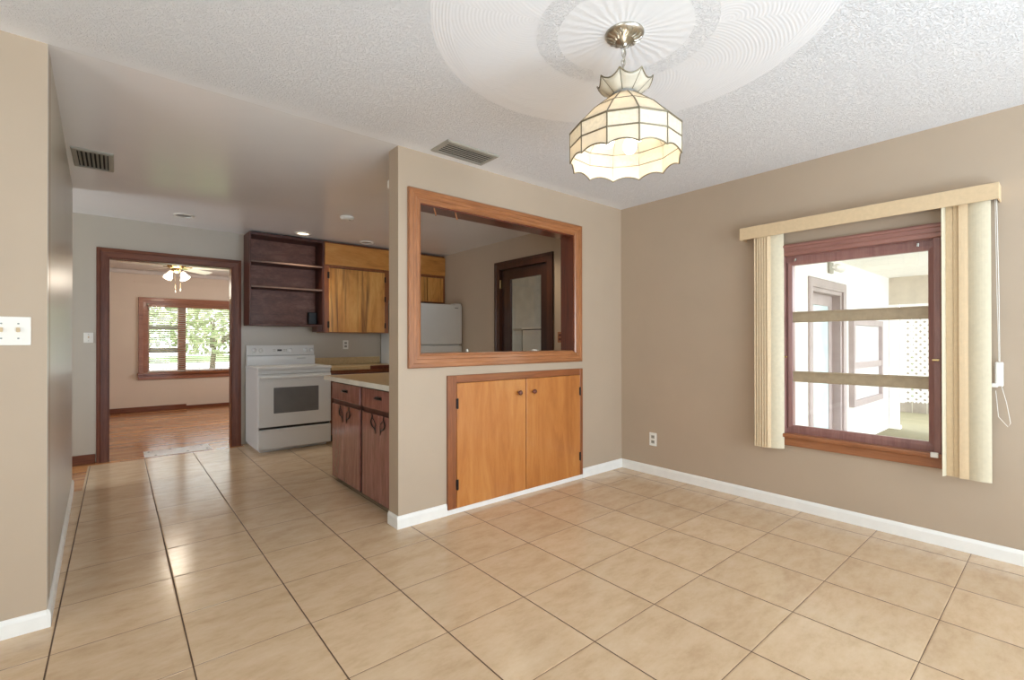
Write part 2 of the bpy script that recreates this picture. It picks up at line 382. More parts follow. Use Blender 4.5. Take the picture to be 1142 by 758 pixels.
H = 2.44
YB = 3.44            # kitchen back wall
PT = 0.131           # partition thickness
PX = -2.3015         # free end of the partition
# ------------------------------------------------------------------ setting: floors, ceilings, walls
struct('floor', B().box(-6.5, 0.0, -5.6, 2.35, -.05, 0).box(-3.885, 0, 2.35, 3.315, -.05, 0).box(-2.56, 0, 3.315, 3.6, -.05, 0), m_tile)
struct('floor_back_room', B().box(-6.0, -.2, 3.6, 7.6, -.05, 0).box(-6, -2.56, 3.315, 3.6, -.05, 0).box(-6, -3.885, 2.35, 3.315, -.05, 0), m_plank)
struct('ceiling', B().box(-6.6, .15, -5.7, 0.0, H, H+.08), m_ceil)
struct('ceiling_kitchen', B().box(-6.6, .15, 0.0, YB+.12, H, H+.08), m_ceilk)
struct('ceiling_back_room', B().box(-6, -.2, YB+.12, 7.6, 2.41, H+.08), m_ceilw)
# right wall with the dining window and the kitchen side door
WIN = (-2.235, -1.435, .50, 1.80); SD = (.99, 1.85, -.06, 2.09)
struct('wall_right', wall_cells([-5.6, WIN[0], WIN[1], SD[0], SD[1], YB+.12], [-.06, WIN[2], WIN[3], SD[3], H], [WIN, SD],
       lambda b, u0, u1, v0, v1: b.box(0, .15, u0, u1, v0, v1)), m_wall)
# the kitchen side of that wall is duller: its own skin of darker paint
# partition with the pass-through and the recess of the built-in cabinet
PAS = (-2.155, -.66, 1.10, 2.105); REC = (-1.90, -.61, .07, .92)
struct('wall_partition', wall_cells([PX, PAS[0], REC[0], PAS[1], REC[1], 0], [-.06, REC[2], REC[3], PAS[2], PAS[3], H], [PAS, REC],
       lambda b, u0, u1, v0, v1: b.box(u0, u1, 0, PT, v0, v1)), m_wall)
# left stub facing the dining room, and the kitchen's left wall behind it
struct('wall_stub', B().box(-6.5, -3.898, 0, .13, -.06, H), m_wall)
b = B(); b.prism([(-3.896, .001), (-3.95, 2.45), (-4.08, 2.45), (-4.026, .001)], 'z', -.06, H); struct('wall_left', b, m_wall_gloss)
DW = (-3.746, -2.655, -.06, 2.045)
struct('wall_back', wall_cells([-6.0, DW[0], DW[1], 0], [-.06, DW[3], H], [DW], lambda b, u0, u1, v0, v1: b.box(u0, u1, YB, YB+.12, v0, v1)), m_wall_gloss)
FW = (-3.29, -1.10, .65, 1.85)
struct('wall_far', wall_cells([-6, FW[0], FW[1], -.2], [-.06, FW[2], FW[3], H], [FW], lambda b, u0, u1, v0, v1: b.box(u0, u1, 7.45, 7.58, v0, v1)), m_wall_pink)
struct('wall_back_room_left', B().box(-6.1, -6.0, 2.3, 7.58, -.06, H), m_wall_pink)
struct('wall_back_room_right', B().box(-.3, -.2, YB+.12, 7.58, -.06, H), m_wall_pink)
struct('wall_hall', B().box(-6.0, -4.08, 2.35, 2.45, -.06, H), m_wall_gloss)
GD = (-2.7, -.2, -.06, 2.25)
struct('wall_behind', wall_cells([-6.5, GD[0], GD[1], .15], [-.06, GD[3], H], [GD], lambda b, u0, u1, v0, v1: b.box(u0, u1, -5.7, -5.6, v0, v1)), m_wall)
SW = (-3.6, -1.6, .6, 2.1)
struct('wall_side', wall_cells([-5.6, SW[0], SW[1], 0], [-.06, SW[2], SW[3], H], [SW], lambda b, u0, u1, v0, v1: b.box(-6.6, -6.5, u0, u1, v0, v1)), m_wall)

# baseboards
BBP = [(0, 0), (.0125, 0), (.0125, .060), (.009, .072), (.004, .080), (0, .080)]
struct('baseboard_right', B().prism([(-d, z) for d, z in BBP], 'y', -5.6, -.0125), m_base)
b = B(); b.prism([(-d, z) for d, z in BBP], 'x', PX-.0125, -1.945); b.prism([(-d*.8, z*.46) for d, z in BBP], 'x', -1.945, -.566); b.prism([(-d, z) for d, z in BBP], 'x', -.566, 0)
b.prism([(PX-d, z) for d, z in BBP], 'y', .0, PT); struct('baseboard_front', b, m_base)
b = B(); b.prism([(-d, z*.9) for d, z in BBP], 'x', -6.5, -3.886); struct('baseboard_stub', b, m_base)
b = B()
A0, A1 = (-3.896, -.012), (-3.95, 2.45)
ring0 = [b.bm.verts.new((A0[0]+d, A0[1], z*.95)) for d, z in BBP]; ring1 = [b.bm.verts.new((A1[0]+d, A1[1], z*.95)) for d, z in BBP]
for i in range(6): b.bm.faces.new((ring0[i], ring0[(i+1) % 6], ring1[(i+1) % 6], ring1[i]))
b.bm.faces.new(ring0[::-1]); b.bm.faces.new(ring1); struct('baseboard_left', b, m_base)
struct('baseboard_back', B().box(-6, -3.835, YB-.018, YB, 0, .09, .004), m_doorcasx)
struct('baseboard_far', B().box(-6, -2.72, 7.43, 7.45, 0, .085, .004).box(-2.72, -.3, 7.432, 7.45, 0, .055, .004), m_doorcasx)
struct('trim_1', B().box(-6, -.3, 7.40, 7.45, 2.345, 2.41, .012), m_ceilw)                      # cove under the far ceiling
struct('trim_2', B().box(-3.456, -1.5, 7.444, 7.45, 2.195, 2.226, .002), m_wall_pink)

# ------------------------------------------------------------------ pass-through casing (trim)
prof = [(0, 0), (0, .012), (.012, .018), (.030, .018), (.034, .023), (.056, .023), (.060, .027), (.082, .027), (.088, .020), (.088, 0)]
Pf = lambda u, v, d: (u, -d, v)
tr = B().frame(Pf, PAS[0]+.006, PAS[1]-.006, PAS[2]+.004, PAS[3]-.004, prof, 'TB'); tr = struct('trim_3', tr, m_oakx)
side = B().frame(Pf, PAS[0]+.006, PAS[1]-.006, PAS[2]+.004, PAS[3]-.004, prof, 'LR'); obj('side_casing', side, m_oakz, tr)
jb = B(); jb.box(PAS[0], PAS[0]+.014, -.002, PT+.012, PAS[2], PAS[3]); jb.box(PAS[1]-.014, PAS[1], -.002, PT+.012, PAS[2], PAS[3])
obj('jamb_lining', jb, m_jamb, tr)
jb = B(); jb.box(PAS[0]+.014, PAS[1]-.014, -.002, PT+.012, PAS[3]-.014, PAS[3])
obj('head_lining', jb, m_jamb, tr)
obj('sill_board', B().box(PAS[0]+.014, PAS[1]-.014, -.002, PT+.02, PAS[2], PAS[2]+.012, .003), m_oakx, tr)
for hx in (-2.03, -1.86):
    hk = B().tube([(hx-.004, .012, 2.093), (hx, .010, 2.076), (hx+.008, .008, 2.050), (hx+.006, .004, 2.040)], .0045, 8)
    obj('hook', hk, m_oakz, tr, True)
# doorway casing to the back room
prof2 = [(0, 0), (0, .016), (.055, .020), (.060, .026), (.086, .026), (.088, 0)]
Pb = lambda u, v, d: (u, YB-d, v)
t4 = struct('trim_4', B().frame(Pb, DW[0]+.004, DW[1]-.004, -.3, DW[3]-.004, prof2, 'T'), m_doorcasx)
def clipped(sides, mat, name):
    c = B().frame(Pb, DW[0]+.004, DW[1]-.004, -.3, DW[3]-.004, prof2, sides)
    for v in c.bm.verts:
        if v.co.z < 0: v.co.z = 0
    return obj(name, c, mat, t4)
clipped('LR', m_doorcas, 'side_casing')
obj('door_jamb', B().box(DW[0]-.001, DW[0]+.016, YB-.004, YB+.124, 0, DW[3]).box(DW[1]-.016, DW[1]+.001, YB-.004, YB+.124, 0, DW[3]).box(DW[0]+.016, DW[1]-.016, YB-.004, YB+.124, DW[3]-.016, DW[3]), m_doorcas, t4)
obj('strike_plate', B().box(DW[1]-.019, DW[1]-.016, YB+.03, YB+.075, .40, .47, .001).box(DW[1]-.019, DW[1]-.016, YB+.03, YB+.075, 1.62, 1.70, .001), m_brass, t4)

# ------------------------------------------------------------------ dining window (window_1)
w1 = thing('window_1', None, None, (0, (WIN[0]+WIN[1])/2, WIN[2])); w1['kind'] = 'structure'
Pr = lambda u, v, d: (-d, u, v)
obj('head_casing', B().box(-.030, 0, -2.275, -1.400, 1.792, 1.876, .004).box(-.040, 0, -2.275, -1.400, 1.850, 1.868, .004).box(-.036, 0, -2.275, -1.400, 1.818, 1.826, .003), m_red, w1)
obj('side_casing', B().box(-.022, .02, -1.437, -1.403, .53, 1.792, .003).box(-.022, .02, -2.268, -2.236, .53, 1.792, .003), m_redz, w1)
obj('window_sill', B().box(-.045, .03, -2.285, -1.398, .507, .536, .006).box(-.028, 0, -2.275, -1.403, .450, .507, .004), m_sill, w1)
obj('jamb_lining', B().box(.02, .149, -1.445, -1.435, .52, 1.80).box(.02, .149, -2.235, -2.225, .52, 1.80).box(.0, .149, -2.225, -1.445, 1.785, 1.80).box(.03, .149, -2.225, -1.445, .50, .522), m_redz, w1)
sash = obj('sash', B().frame(Pr, -2.209, -1.474, .592, 1.727, [(0, -.045), (0, -.020), (.008, -.012), (.0, -.012), (.022, -.008), (.026, -.008), (.026, -.045)]).box(.010, .045, -2.237, -1.437, 1.752, 1.786).box(.010, .045, -2.237, -1.437, .53, .568), m_redz, w1)
for z0, z1 in ((1.322, 1.398), (.900, .976)):
    r = obj('window_bar', B().box(.022, .062, -2.212, -1.470, z0, z1, .006), m_alu, w1, label='tan horizontal bar across the glass')
    obj('bar_lip', B().box(.016, .024, -2.208, -1.474, z1-.012, z1-.004, .002), m_alu, r)
obj('glass_pane', B().box(.040, .044, -2.210, -1.472, .59, 1.322).box(.040, .044, -2.210, -1.472, 1.398, 1.73), m_glass, w1)
for yy in (-1.50, -2.165): obj('screen_clip', B().box(-.004, .010, yy-.006, yy+.006, 1.752, 1.775, .002).lathe([(.006, 0), (.006, .006)], (-.004, yy, 1.757), '-x', 10), m_chrome, w1)
for yy in (-1.437, -2.245): obj('latch', B().box(-.034, -.022, yy-.018, yy+.014, 1.072, 1.084, .002), m_brass, w1)
obj('crank_bracket', B().box(-.06, -.045, -2.26, -2.225, .515, .545, .003), m_white, w1)

# ------------------------------------------------------------------ vertical blind
vb = thing('vertical_blind', 'cream vertical blind drawn open to both sides of the dining window', 'blind', (0, -1.84, .40))
obj('valance', B().box(-.112, -.104, -2.512, -1.160, 1.940, 2.028, .002).box(-.104, 0, -1.168, -1.160, 1.940, 2.028, .002).box(-.104, 0, -2.512, -2.504, 1.940, 2.028, .002).box(-.104, 0, -2.504, -1.168, 2.018, 2.026), m_vane, vb)
obj('headrail', B().box(-.075, -.030, -2.50, -1.172, 1.985, 2.015, .003), m_white, vb)
def vane(y, ang, mat, x=-.055, w=.089, z0=.425, z1=1.985):
    b = B(); n = 8; pr = []
    for k in range(n+1):
        t = -w/2+w*k/n; bow = .010*(1-(2*t/w)**2)
        px, py = t*math.cos(ang)-bow*math.sin(ang), t*math.sin(ang)+bow*math.cos(ang)
        pr.append((px, py))
    nx, ny = -math.sin(ang)*.0012, math.cos(ang)*.0012
    poly = [(x+px, y+py) for px, py in pr]+[(x+px+nx, y+py+ny) for px, py in pr[::-1]]
    b.prism(poly, 'z', z0, z1)
    v = obj('vane', b, mat, vb)
    obj('hanger', B().box(x-.006, x+.006, y-.006, y+.006, z1-.002, z1+.012), m_white, v)
for k in range(6): vane(-1.275-.0185*k, math.radians(160-2*k), m_vane)
vane(-1.398, math.radians(118), m_vane2)
vane(-2.284, math.radians(178), m_vane2)
vane(-2.332, math.radians(100), m_vane, x=-.046); vane(-2.372, math.radians(98), m_vane, x=-.056); vane(-2.392, math.radians(112), m_vane, x=-.062)
vane(-2.434, math.radians(90), m_vane2, x=-.074)
cd = obj('tilt_cord', B().tube([(-.050, -2.492, 1.99), (-.048, -2.497, 1.5), (-.040, -2.503, 1.08)], .0016, 6).tube([(-.056, -2.498, 1.99), (-.055, -2.505, 1.5), (-.046, -2.507, 1.05)], .0016, 6)
   .tube([(-.03, -2.505, .98), (-.03, -2.53, .86), (-.03, -2.545, .75), (-.03, -2.535, .73), (-.03, -2.50, .78), (-.03, -2.49, .92)], .0014, 6), m_white, vb)
obj('cord_weight', B().box(-.052, -.026, -2.520, -2.488, .945, 1.075, .006).box(-.066, -.026, -2.500, -2.455, .940, .962, .004), m_white, cd)

# ------------------------------------------------------------------ built-in cabinet below the pass-through
bc = thing('built_in_cabinet', 'honey plywood two-door cabinet set in the wall below the pass-through', 'cabinet', (-1.255, 0, .036))
for a, c in ((-1.942, -1.873), (-.603, -.568)): obj('frame_stile', B().box(a, c, -.018, .02, .036, .955, .003), m_framez, bc)
obj('top_rail', B().box(-1.873, -.603, -.018, .02, .902, .955, .003), m_frame, bc)
obj('carcass', B().box(-1.90, -.61, .09, .125, .07, .92).box(-1.895, -.615, .02, .09, .07, .085).box(-1.236, -1.226, .0, .09, .085, .915), m_dark, bc)
for (a, c, kx, hx) in ((-1.870, -1.2335, -1.308, -1.868), (-1.2265, -.606, -1.158, -.608)):
    d = obj('door', B().box(a, c, -.020, -.001, .037, .900, .003), m_honey, bc)
    obj('knob', B().lathe([(.008, 0), (.007, .012), (.017, .018), (.019, .026), (.014, .034), (.004, .037)], (kx, -.020, .797), '-y', 20), m_jamb, d, True)
    for hz in (.20, .76): obj('hinge', B().box(hx-.010, hx+.010, -.024, -.018, hz-.035, hz+.035, .002).tube([(hx, -.026, hz-.037), (hx, -.026, hz+.037)], .004, 8), m_iron, d)

# ------------------------------------------------------------------ pendant lamp
pl = thing('pendant_lamp', 'lit cream stained-glass pendant lamp hanging by a chain from the swirled ceiling', 'lamp', (LX, LY, 1.91))
Zc = H
cp = B().lathe([(.078, 0), (.078, -.004), (.074, -.010), (.060, -.020), (.052, -.022), (.030, -.034), (.018, -.040), (.010, -.046), (.008, -.052)], (LX, LY, Zc), 'z', 40)
for k in range(16):
    a = 2*PI*k/16; r0, r1 = .036, .068
    cp.tube([(LX+r0*math.cos(a), LY+r0*math.sin(a), Zc-.029), (LX+.052*math.cos(a+.12), LY+.052*math.sin(a+.12), Zc-.023), (LX+r1*math.cos(a), LY+r1*math.sin(a), Zc-.013)], .0045, 6)
obj('canopy', cp, m_nickel, pl, True)
ch = B(); zt = Zc-.052
links = [(LX-.016*math.sin(PI*k/6), LY-.006*math.sin(PI*k/6), zt-.012-.0205*k) for k in range(7)]
for i, (cx_, cy_, cz_) in enumerate(links):
    a = PI/2*(i % 2)+.5
    ch.tube([(cx_+.0075*math.cos(t)*math.cos(a), cy_+.0075*math.cos(t)*math.sin(a), cz_+.0155*math.sin(t)) for t in [2*PI*k/16 for k in range(16)]], .0022, 6, True)
ch.tube([(LX+.016*math.cos(t), LY+.004*math.cos(t), 2.238+.012*math.sin(t)) for t in [2*PI*k/20 for k in range(20)]], .003, 6, True)
ch.tube([(LX, LY, 2.228), (LX, LY, 2.19)], .004, 8)
ch.tube([(LX+.004, LY, zt), (LX+.012, LY+.006, zt-.04), (LX-.002, LY+.008, zt-.08), (LX, LY, 2.235)], .0018, 6)
obj('chain', ch, m_nickel, pl, True)
NP = 12; A_OFF = math.radians(-130)   # panel seam that faces the viewer
def ringpt(r, a, z): return (LX+r*math.cos(a), LY+r*math.sin(a), z)
def segs(r, z, fn=None, sub=1):
    return [ringpt(r, A_OFF+2*PI*k/NP, z) for k in range(NP)]
zs = [(2.032, .221), (2.118, .135), (2.185, .047)]
def panel_rows(b, rows, thick=.003):
    for k in range(NP):
        a0, a1 = A_OFF+2*PI*k/NP, A_OFF+2*PI*(k+1)/NP
        for (z0, r0), (z1, r1) in zip(rows, rows[1:]):
            q = [ringpt(r0, a0, z0), ringpt(r0, a1, z0), ringpt(r1, a1, z1), ringpt(r1, a0, z1)]
            b.bm.faces.new([b.bm.verts.new(p) for p in q])
def solid(o, th):
    md = o.modifiers.new('thickness', 'SOLIDIFY'); md.thickness = th; md.offset = 0
b = B(); panel_rows(b, [(2.032, .221), (2.100, .155), (2.156, .085), (2.185, .047)])
sh = obj('lamp_shade', b, m_cream, pl); solid(sh, .003)
b = B(); panel_rows(b, [(1.976, .2215), (2.032, .221)]); o = obj('rippled_band', b, m_ripple, sh, label='rippled glass band around the shade'); solid(o, .003)
def scal(t): return .016*math.sin(PI*t)**.8       # each panel's lower edge arches up in the middle
b = B()
for k in range(NP):
    a0, a1 = A_OFF+2*PI*k/NP, A_OFF+2*PI*(k+1)/NP; n = 8
    P0, P1 = Vector(ringpt(.221, a0, 0)), Vector(ringpt(.221, a1, 0))
    top = [P0.lerp(P1, t/n)+Vector((0, 0, 1.976)) for t in range(n+1)]; bot = [P0.lerp(P1, t/n)+Vector((0, 0, 1.912+scal(t/n))) for t in range(n+1)]
    T = [b.bm.verts.new(p) for p in top]; U = [b.bm.verts.new(p) for p in bot]
    for i in range(n): b.bm.faces.new((U[i], U[i+1], T[i+1], T[i]))
o = obj('scalloped_skirt', b, m_cream, sh); solid(o, .003)
b = B()
for k in range(NP):
    a0, a1 = A_OFF+2*PI*k/NP, A_OFF+2*PI*(k+1)/NP
    b.tube([ringpt(.222, a0, 1.911), ringpt(.222, a0, 2.032), ringpt(.156, a0, 2.100), ringpt(.086, a0, 2.156), ringpt(.048, a0, 2.186)], .0030, 6)
    for z, r in ((1.976, .222), (2.032, .222), (2.118, .133)): b.tube([ringpt(r, a0, z), ringpt(r, a1, z)], .0034 if z != 2.032 else .0042, 6)
    P0, P1 = Vector(ringpt(.2215, a0, 0)), Vector(ringpt(.2215, a1, 0))
    b.tube([P0.lerp(P1, t/8)+Vector((0, 0, 1.912+scal(t/8))) for t in range(9)], .0028, 6)
obj('lead_came', b, m_lead, sh)
obj('collar', B().lathe([(.046, 0), (.052, .004), (.052, .016), (.046, .020), (.040, .020), (.040, 0)], (LX, LY, 2.180), 'z', 32, False), m_grey, pl, True)
# flared crown of eight pointed petals
b = B(); lc = B(); NC = 8
def crownp(t, h):       # t in panels, h 0..1 up
    a = A_OFF+.39+2*PI*t/NC; fr = t-math.floor(t)
    z1 = 2.248-.022*math.sin(PI*fr)**.7; r = .046+(.112-.046)*h; return ringpt(r*(1-.10*math.sin(PI*fr)*h), a, 2.190+(z1-2.190)*h)
for k in range(NC):
    n = 6
    for i in range(n):
        for j in range(4):
            q = [crownp(min(k+i/n, k+.9999), j/4), crownp(min(k+(i+1)/n, k+.9999), j/4), crownp(min(k+(i+1)/n, k+.9999), (j+1)/4), crownp(min(k+i/n, k+.9999), (j+1)/4)]
            b.bm.faces.new([b.bm.verts.new(p) for p in q])
    lc.tube([crownp(k, j/6) for j in range(7)], .0028, 6); lc.tube([crownp(min(k+i/8, k+.9999), 1) for i in range(9)], .0028, 6)
bmesh.ops.remove_doubles(b.bm, verts=b.bm.verts, dist=1e-4)
cr = obj('crown', b, m_crown, pl, True); solid(cr, .003)
obj('crown_came', lc, m_lead, cr)
b = B().lathe([(.012, 0), (.012, .06)], (LX, LY, 2.10), 'z', 16)
for k in range(3):
    a = A_OFF+.5+2*PI*k/3; b.tube([(LX, LY, 2.12), ringpt(.05, a, 2.10), ringpt(.07, a, 2.075)], .006, 8); b.lathe([(.015, 0), (.015, .035)], ringpt(.07, a, 2.045), 'z', 16)
sk = obj('socket_cluster', b, m_brass, pl, True)
for k in range(3):
    a = A_OFF+.5+2*PI*k/3
    obj('bulb', B().lathe([(.002, -.072), (.018, -.066), (.028, -.048), (.029, -.034), (.022, -.016), (.013, 0)], ringpt(.07, a, 2.045), 'z', 20), m_bulb, sk, True)
for k in range(3):
    a = A_OFF+.5+2*PI*k/3+PI/3
    L = bpy.data.lights.new('lamp_glow', 'POINT'); L.energy = .72; L.color = (1, .91, .78); L.shadow_soft_size = .03
    o = bpy.data.objects.new('lamp_glow', L); COL.objects.link(o); o.location = ringpt(.055, a, 2.0)

# ------------------------------------------------------------------ ceiling registers
def register(name, x0, x1, y0, y1, along, n, label, z=H):
    r = thing(name, label, 'vent', ((x0+x1)/2, (y0+y1)/2, z-.016))
    Pz = lambda u, v, d: (u, v, z-d)
    obj('frame', B().frame(Pz, x0+.028, x1-.028, y0+.028, y1-.028, [(0, 0), (0, .012), (.022, .010), (.028, .002), (.028, 0)]), m_ventg, r)
    obj('backing', B().box(x0+.02, x1-.02, y0+.02, y1-.02, z-.003, z-.001), m_dark, r)
    for k in range(n):
        if along == 'x':
            yy = y0+.03+(y1-y0-.06)*(k+.5)/n; obj('louver', B().obox(((x0+x1)/2, yy, z-.010), x1-x0-.056, .0075, .0018, (math.radians(-8), 0, 0)), m_ventg, r)
        else:
            xx = x0+.03+(x1-x0-.06)*(k+.5)/n; obj('louver', B().obox((xx, (y0+y1)/2, z-.010), .014, y1-y0-.056, .0018, (0, math.radians(35), 0)), m_ventg, r)
    return r
register('ceiling_vent', -2.108, -1.698, -.282, -.070, 'x', 6, 'grey louvered air vent in the textured ceiling above the pass-through', H)
register('ceiling_vent', -3.905, -3.690, 1.345, 1.765, 'y', 7, 'louvered air vent in the smooth kitchen ceiling by the left wall', H)
# recessed lights
def recess(x, y, lit, label):
    r = thing('recessed_light', label, 'light', (x, y, H-.012), 'recessed kitchen ceiling lights')
    obj('trim_ring', B().lathe([(.062, -.002), (.066, -.010), (.080, -.010), (.088, -.003), (.088, 0), (.062, 0)], (x, y, H), 'z', 32, False), m_white, r, True)
    obj('lens', B().lathe([(.001, -.009), (.035, -.008), (.062, -.003)], (x, y, H), 'z', 24, False), m_spotlit if lit else m_grey, r, True)
    if lit:
        L = bpy.data.lights.new('recessed_glow', 'SPOT'); L.energy = lit; L.color = (1, .86, .66); L.spot_size = math.radians(120); L.spot_blend = .8; L.shadow_soft_size = .05
        o = bpy.data.objects.new('recessed_glow', L); COL.objects.link(o); o.location = (x, y, H-.03)
    return r
recess(-3.168, 2.885, 0, 'unlit recessed ceiling light in front of the doorway to the back room')
recess(-2.03, 2.944, 24, 'lit recessed ceiling light above the open dark shelves')
recess(-1.267, 2.949, 0, 'unlit recessed ceiling light above the maple wall cabinet')
recess(-.38, 1.12, 26, 'lit recessed ceiling light seen at the top edge of the pass-through')
sd = thing('smoke_detector', 'flat round white smoke detector on the kitchen ceiling', 'smoke detector', (-1.904, 1.923, H-.03))
obj('housing', B().lathe([(.066, 0), (.066, -.012), (.058, -.024), (.040, -.030), (.001, -.030)], (-1.904, 1.923, H), 'z', 32, False), m_white, sd, True)
obj('test_button', B().lathe([(.012, 0), (.012, -.004), (.001, -.004)], (-1.885, 1.90, H-.029), 'z', 16, False), m_ventg, sd, True)

# ------------------------------------------------------------------ switches and outlets
def switchplate(c, P, w, h, toggles, label, name='light_switch', mat=m_white):
    r = thing(name, label, 'switch', c)
    def bx(u0, u1, v0, v1, d0, d1, bev=.001):
        p, q = P(u0, v0, d0), P(u1, v1, d1); return B().box(min(p[0], q[0]), max(p[0], q[0]), min(p[1], q[1]), max(p[1], q[1]), min(p[2], q[2]), max(p[2], q[2]), bev)
    obj('cover_plate', bx(-w/2, w/2, -h/2, h/2, 0, .006, .003), mat, r)
    for u in toggles:
        obj('toggle', bx(u-.005, u+.005, -.004, .014, .005, .020, .002), m_vane, r)
        for v in (-.030, .030): obj('screw', bx(u-.003, u+.003, v-.003, v+.003, .005, .0075, .001), m_grey, r)
    return r
switchplate((-4.002, 0, 1.234), lambda u, v, d: (-4.002+u, -d, 1.234+v), .116, .116, (-.026, .022), 'white double toggle light switch on the left wall nearest the viewer')
switchplate((-3.886, YB, 1.232), lambda u, v, d: (-3.886+u, YB-d, 1.232+v), .070, .100, (0,), 'small white light switch beside the doorway casing')
def outlet(c, P, label, mat=m_white, dark=m_dark):
    r = thing('wall_outlet', label, 'outlet', c)
    def bx(u0, u1, v0, v1, d0, d1, bev=.001):
        p, q = P(u0, v0, d0), P(u1, v1, d1); return B().box(min(p[0], q[0]), max(p[0], q[0]), min(p[1], q[1]), max(p[1], q[1]), min(p[2], q[2]), max(p[2], q[2]), bev)
    obj('cover_plate', bx(-.036, .036, -.058, .058, 0, .005, .002), mat, r)
    for v in (-.022, .022):
        s = obj('receptacle', bx(-.017, .017, v-.014, v+.014, .004, .0075, .003), m_ventg if mat is m_white else m_jamb, r)
        for u in (-.006, .006): obj('slot', bx(u-.0015, u+.0015, v-.004, v+.006, .007, .0082, 0), dark, s)
    return r
outlet((0, -.344, .315), lambda u, v, d: (-d, -.344+u, .315+v), 'white wall outlet low on the right wall near the corner')
outlet((-1.351, YB, 1.150), lambda u, v, d: (-1.351+u, YB-d, 1.150+v), 'white wall outlet on the kitchen wall under the maple cabinet')
outlet((0, .806, 1.235), lambda u, v, d: (-d, .806+u, 1.235+v), 'brown wall outlet beside the glazed kitchen door, seen through the pass-through', m_sill)
# small fitting high on the kitchen side of the partition
fx = thing('door_chime', 'small white plastic fitting high on the kitchen side of the partition end', 'fitting', (-2.25, PT, 2.21))
obj('cover', B().box(-2.335+.04, -2.21, PT, PT+.045, 2.205, 2.262, .008), m_white, fx)
obj('base_plate', B().box(-2.285, -2.22, PT, PT+.01, 2.195, 2.27, .002), m_ventg, fx)

# ------------------------------------------------------------------ kitchen range
st = thing('kitchen_range', 'white freestanding electric range with grey oven window against the back wall', 'stove', (-2.147, 3.1, 0))
X0, X1, YF = -2.528, -1.768, 2.79
obj('body', B().box(X0, X1, YF+.025, YB-.01, .03, .885, .006).box(X0+.03, X1-.03, YF+.06, YB-.02, 0, .03), m_whiteapp, st)
ck = obj('cooktop', B().box(X0-.006, X1+.006, YF-.012, YB-.03, .885, .915, .006), m_whiteapp, st)
for (bx_, by_, br) in ((-2.34, 2.95, .10), (-1.95, 2.95, .08), (-2.34, 3.2, .08), (-1.95, 3.2, .10)):
    obj('burner', B().lathe([(br-.006, .9145), (br-.006, .9158), (br, .9158), (br, .9145)], (bx_, by_, 0), 'z', 36, False), m_ventg, ck)
dr = obj('oven_door', B().box(X0, X1, YF-.012, YF+.022, .272, .838, .008).box(X0+.04, X1-.04, YF-.016, YF-.012, .755, .765, .001), m_whiteapp, st)
obj('door_vent_strip', B().box(X0+.002, X1-.002, YF+.0, YF+.024, .842, .882, .003), m_whiteapp, st)
obj('oven_window', B().box(-2.378, -1.908, YF-.015, YF-.008, .415, .693, .003), m_ovenglass, dr, label='grey glass oven window')
obj('oven_handle', B().box(X0+.01, X1-.01, YF-.050, YF-.030, .790, .818, .008).box(X0+.04, X0+.08, YF-.034, YF-.008, .794, .814, .003).box(X1-.08, X1-.04, YF-.034, YF-.008, .794, .814, .003), m_whiteapp, dr)
dw = obj('storage_drawer', B().box(X0, X1, YF-.012, YF+.022, .034, .248, .008), m_whiteapp, st)
obj('drawer_grip', B().box(X0+.03, X1-.03, YF-.018, YF-.010, .222, .236, .003), m_whiteapp, dw)
obj('door_gap', B().box(X0+.012, X1-.012, YF+.004, YF+.022, .249, .271), m_black, st)
b = B(); b.prism([(3.345, .915), (3.43, .915), (3.43, 1.148), (3.395, 1.148), (3.378, 1.032), (3.352, 1.020)], 'x', X0+.005, X1-.005)
bg = obj('backguard', b, m_whiteapp, st)
obj('seam', B().box(X0+.006, X1-.006, 3.365, 3.40, 1.019, 1.030), m_grey, bg)
def panel_pt(x, z): return (x, 3.395-.017*(1.148-z)/.116, z)
for kx in (-2.445, -2.378, -2.052, -1.872, -1.805):
    c = panel_pt(kx, 1.088)
    obj('knob', B().lathe([(.026, -.002), (.026, .004), (.021, .008), (.019, .022), (.015, .025), (.001, .025)], c, '-y', 20).box(c[0]-.003, c[0]+.003, c[1]-.029, c[1]-.018, c[2]-.018, c[2]+.018, .001), m_whiteapp, bg, True)
c = panel_pt(-2.172, 1.088); obj('clock_display', B().box(c[0]-.025, c[0]+.025, c[1]-.004, c[1]+.002, c[2]-.011, c[2]+.011, .001), m_black, bg)
for bx_ in (-2.238, -2.222, -2.128, -2.112, -2.096):
    c = panel_pt(bx_, 1.088)
    for dz in (-.012, .004): obj('touch_button', B().box(c[0]-.005, c[0]+.005, c[1]-.003, c[1]+.002, c[2]+dz, c[2]+dz+.008, .001), m_ventg, bg)
obj('maker_badge', B().box(-1.985, -1.885, 3.342, 3.35, .987, .993, .001), m_grey, bg)

# ------------------------------------------------------------------ wall cabinets
os_ = thing('open_shelf_cabinet', 'dark mahogany open shelf cabinet above the range', 'cabinet', (-2.13, 3.3, 1.376))
SX0, SX1, SF, SB = -2.545, -1.725, 3.14, YB-.002
obj('side_panel', B().box(SX0, SX0+.020, SF, SB, 1.376, 2.425, .002), m_mahogz, os_)
obj('side_panel', B().box(SX1-.022, SX1, SF, SB, 1.310, 2.425, .002), m_mahogz, os_)
obj('back_panel', B().box(SX0+.02, SX1-.022, SB-.02, SB, 1.376, 2.425), m_mahog, os_)
obj('top_panel', B().box(SX0+.02, SX1-.022, SF+.006, SB-.02, 2.395, 2.425, .002), m_mahogz, os_)
for z in (2.096, 1.812):
    s = obj('shelf', B().box(SX0+.02, SX1-.022, SF+.012, SB-.02, z-.006, z+.012, .002), m_mahogz, os_)
    obj('shelf_edge', B().box(SX0+.02, SX1-.022, SF+.004, SF+.012, z-.006, z+.013, .001), m_shelfedge, s)
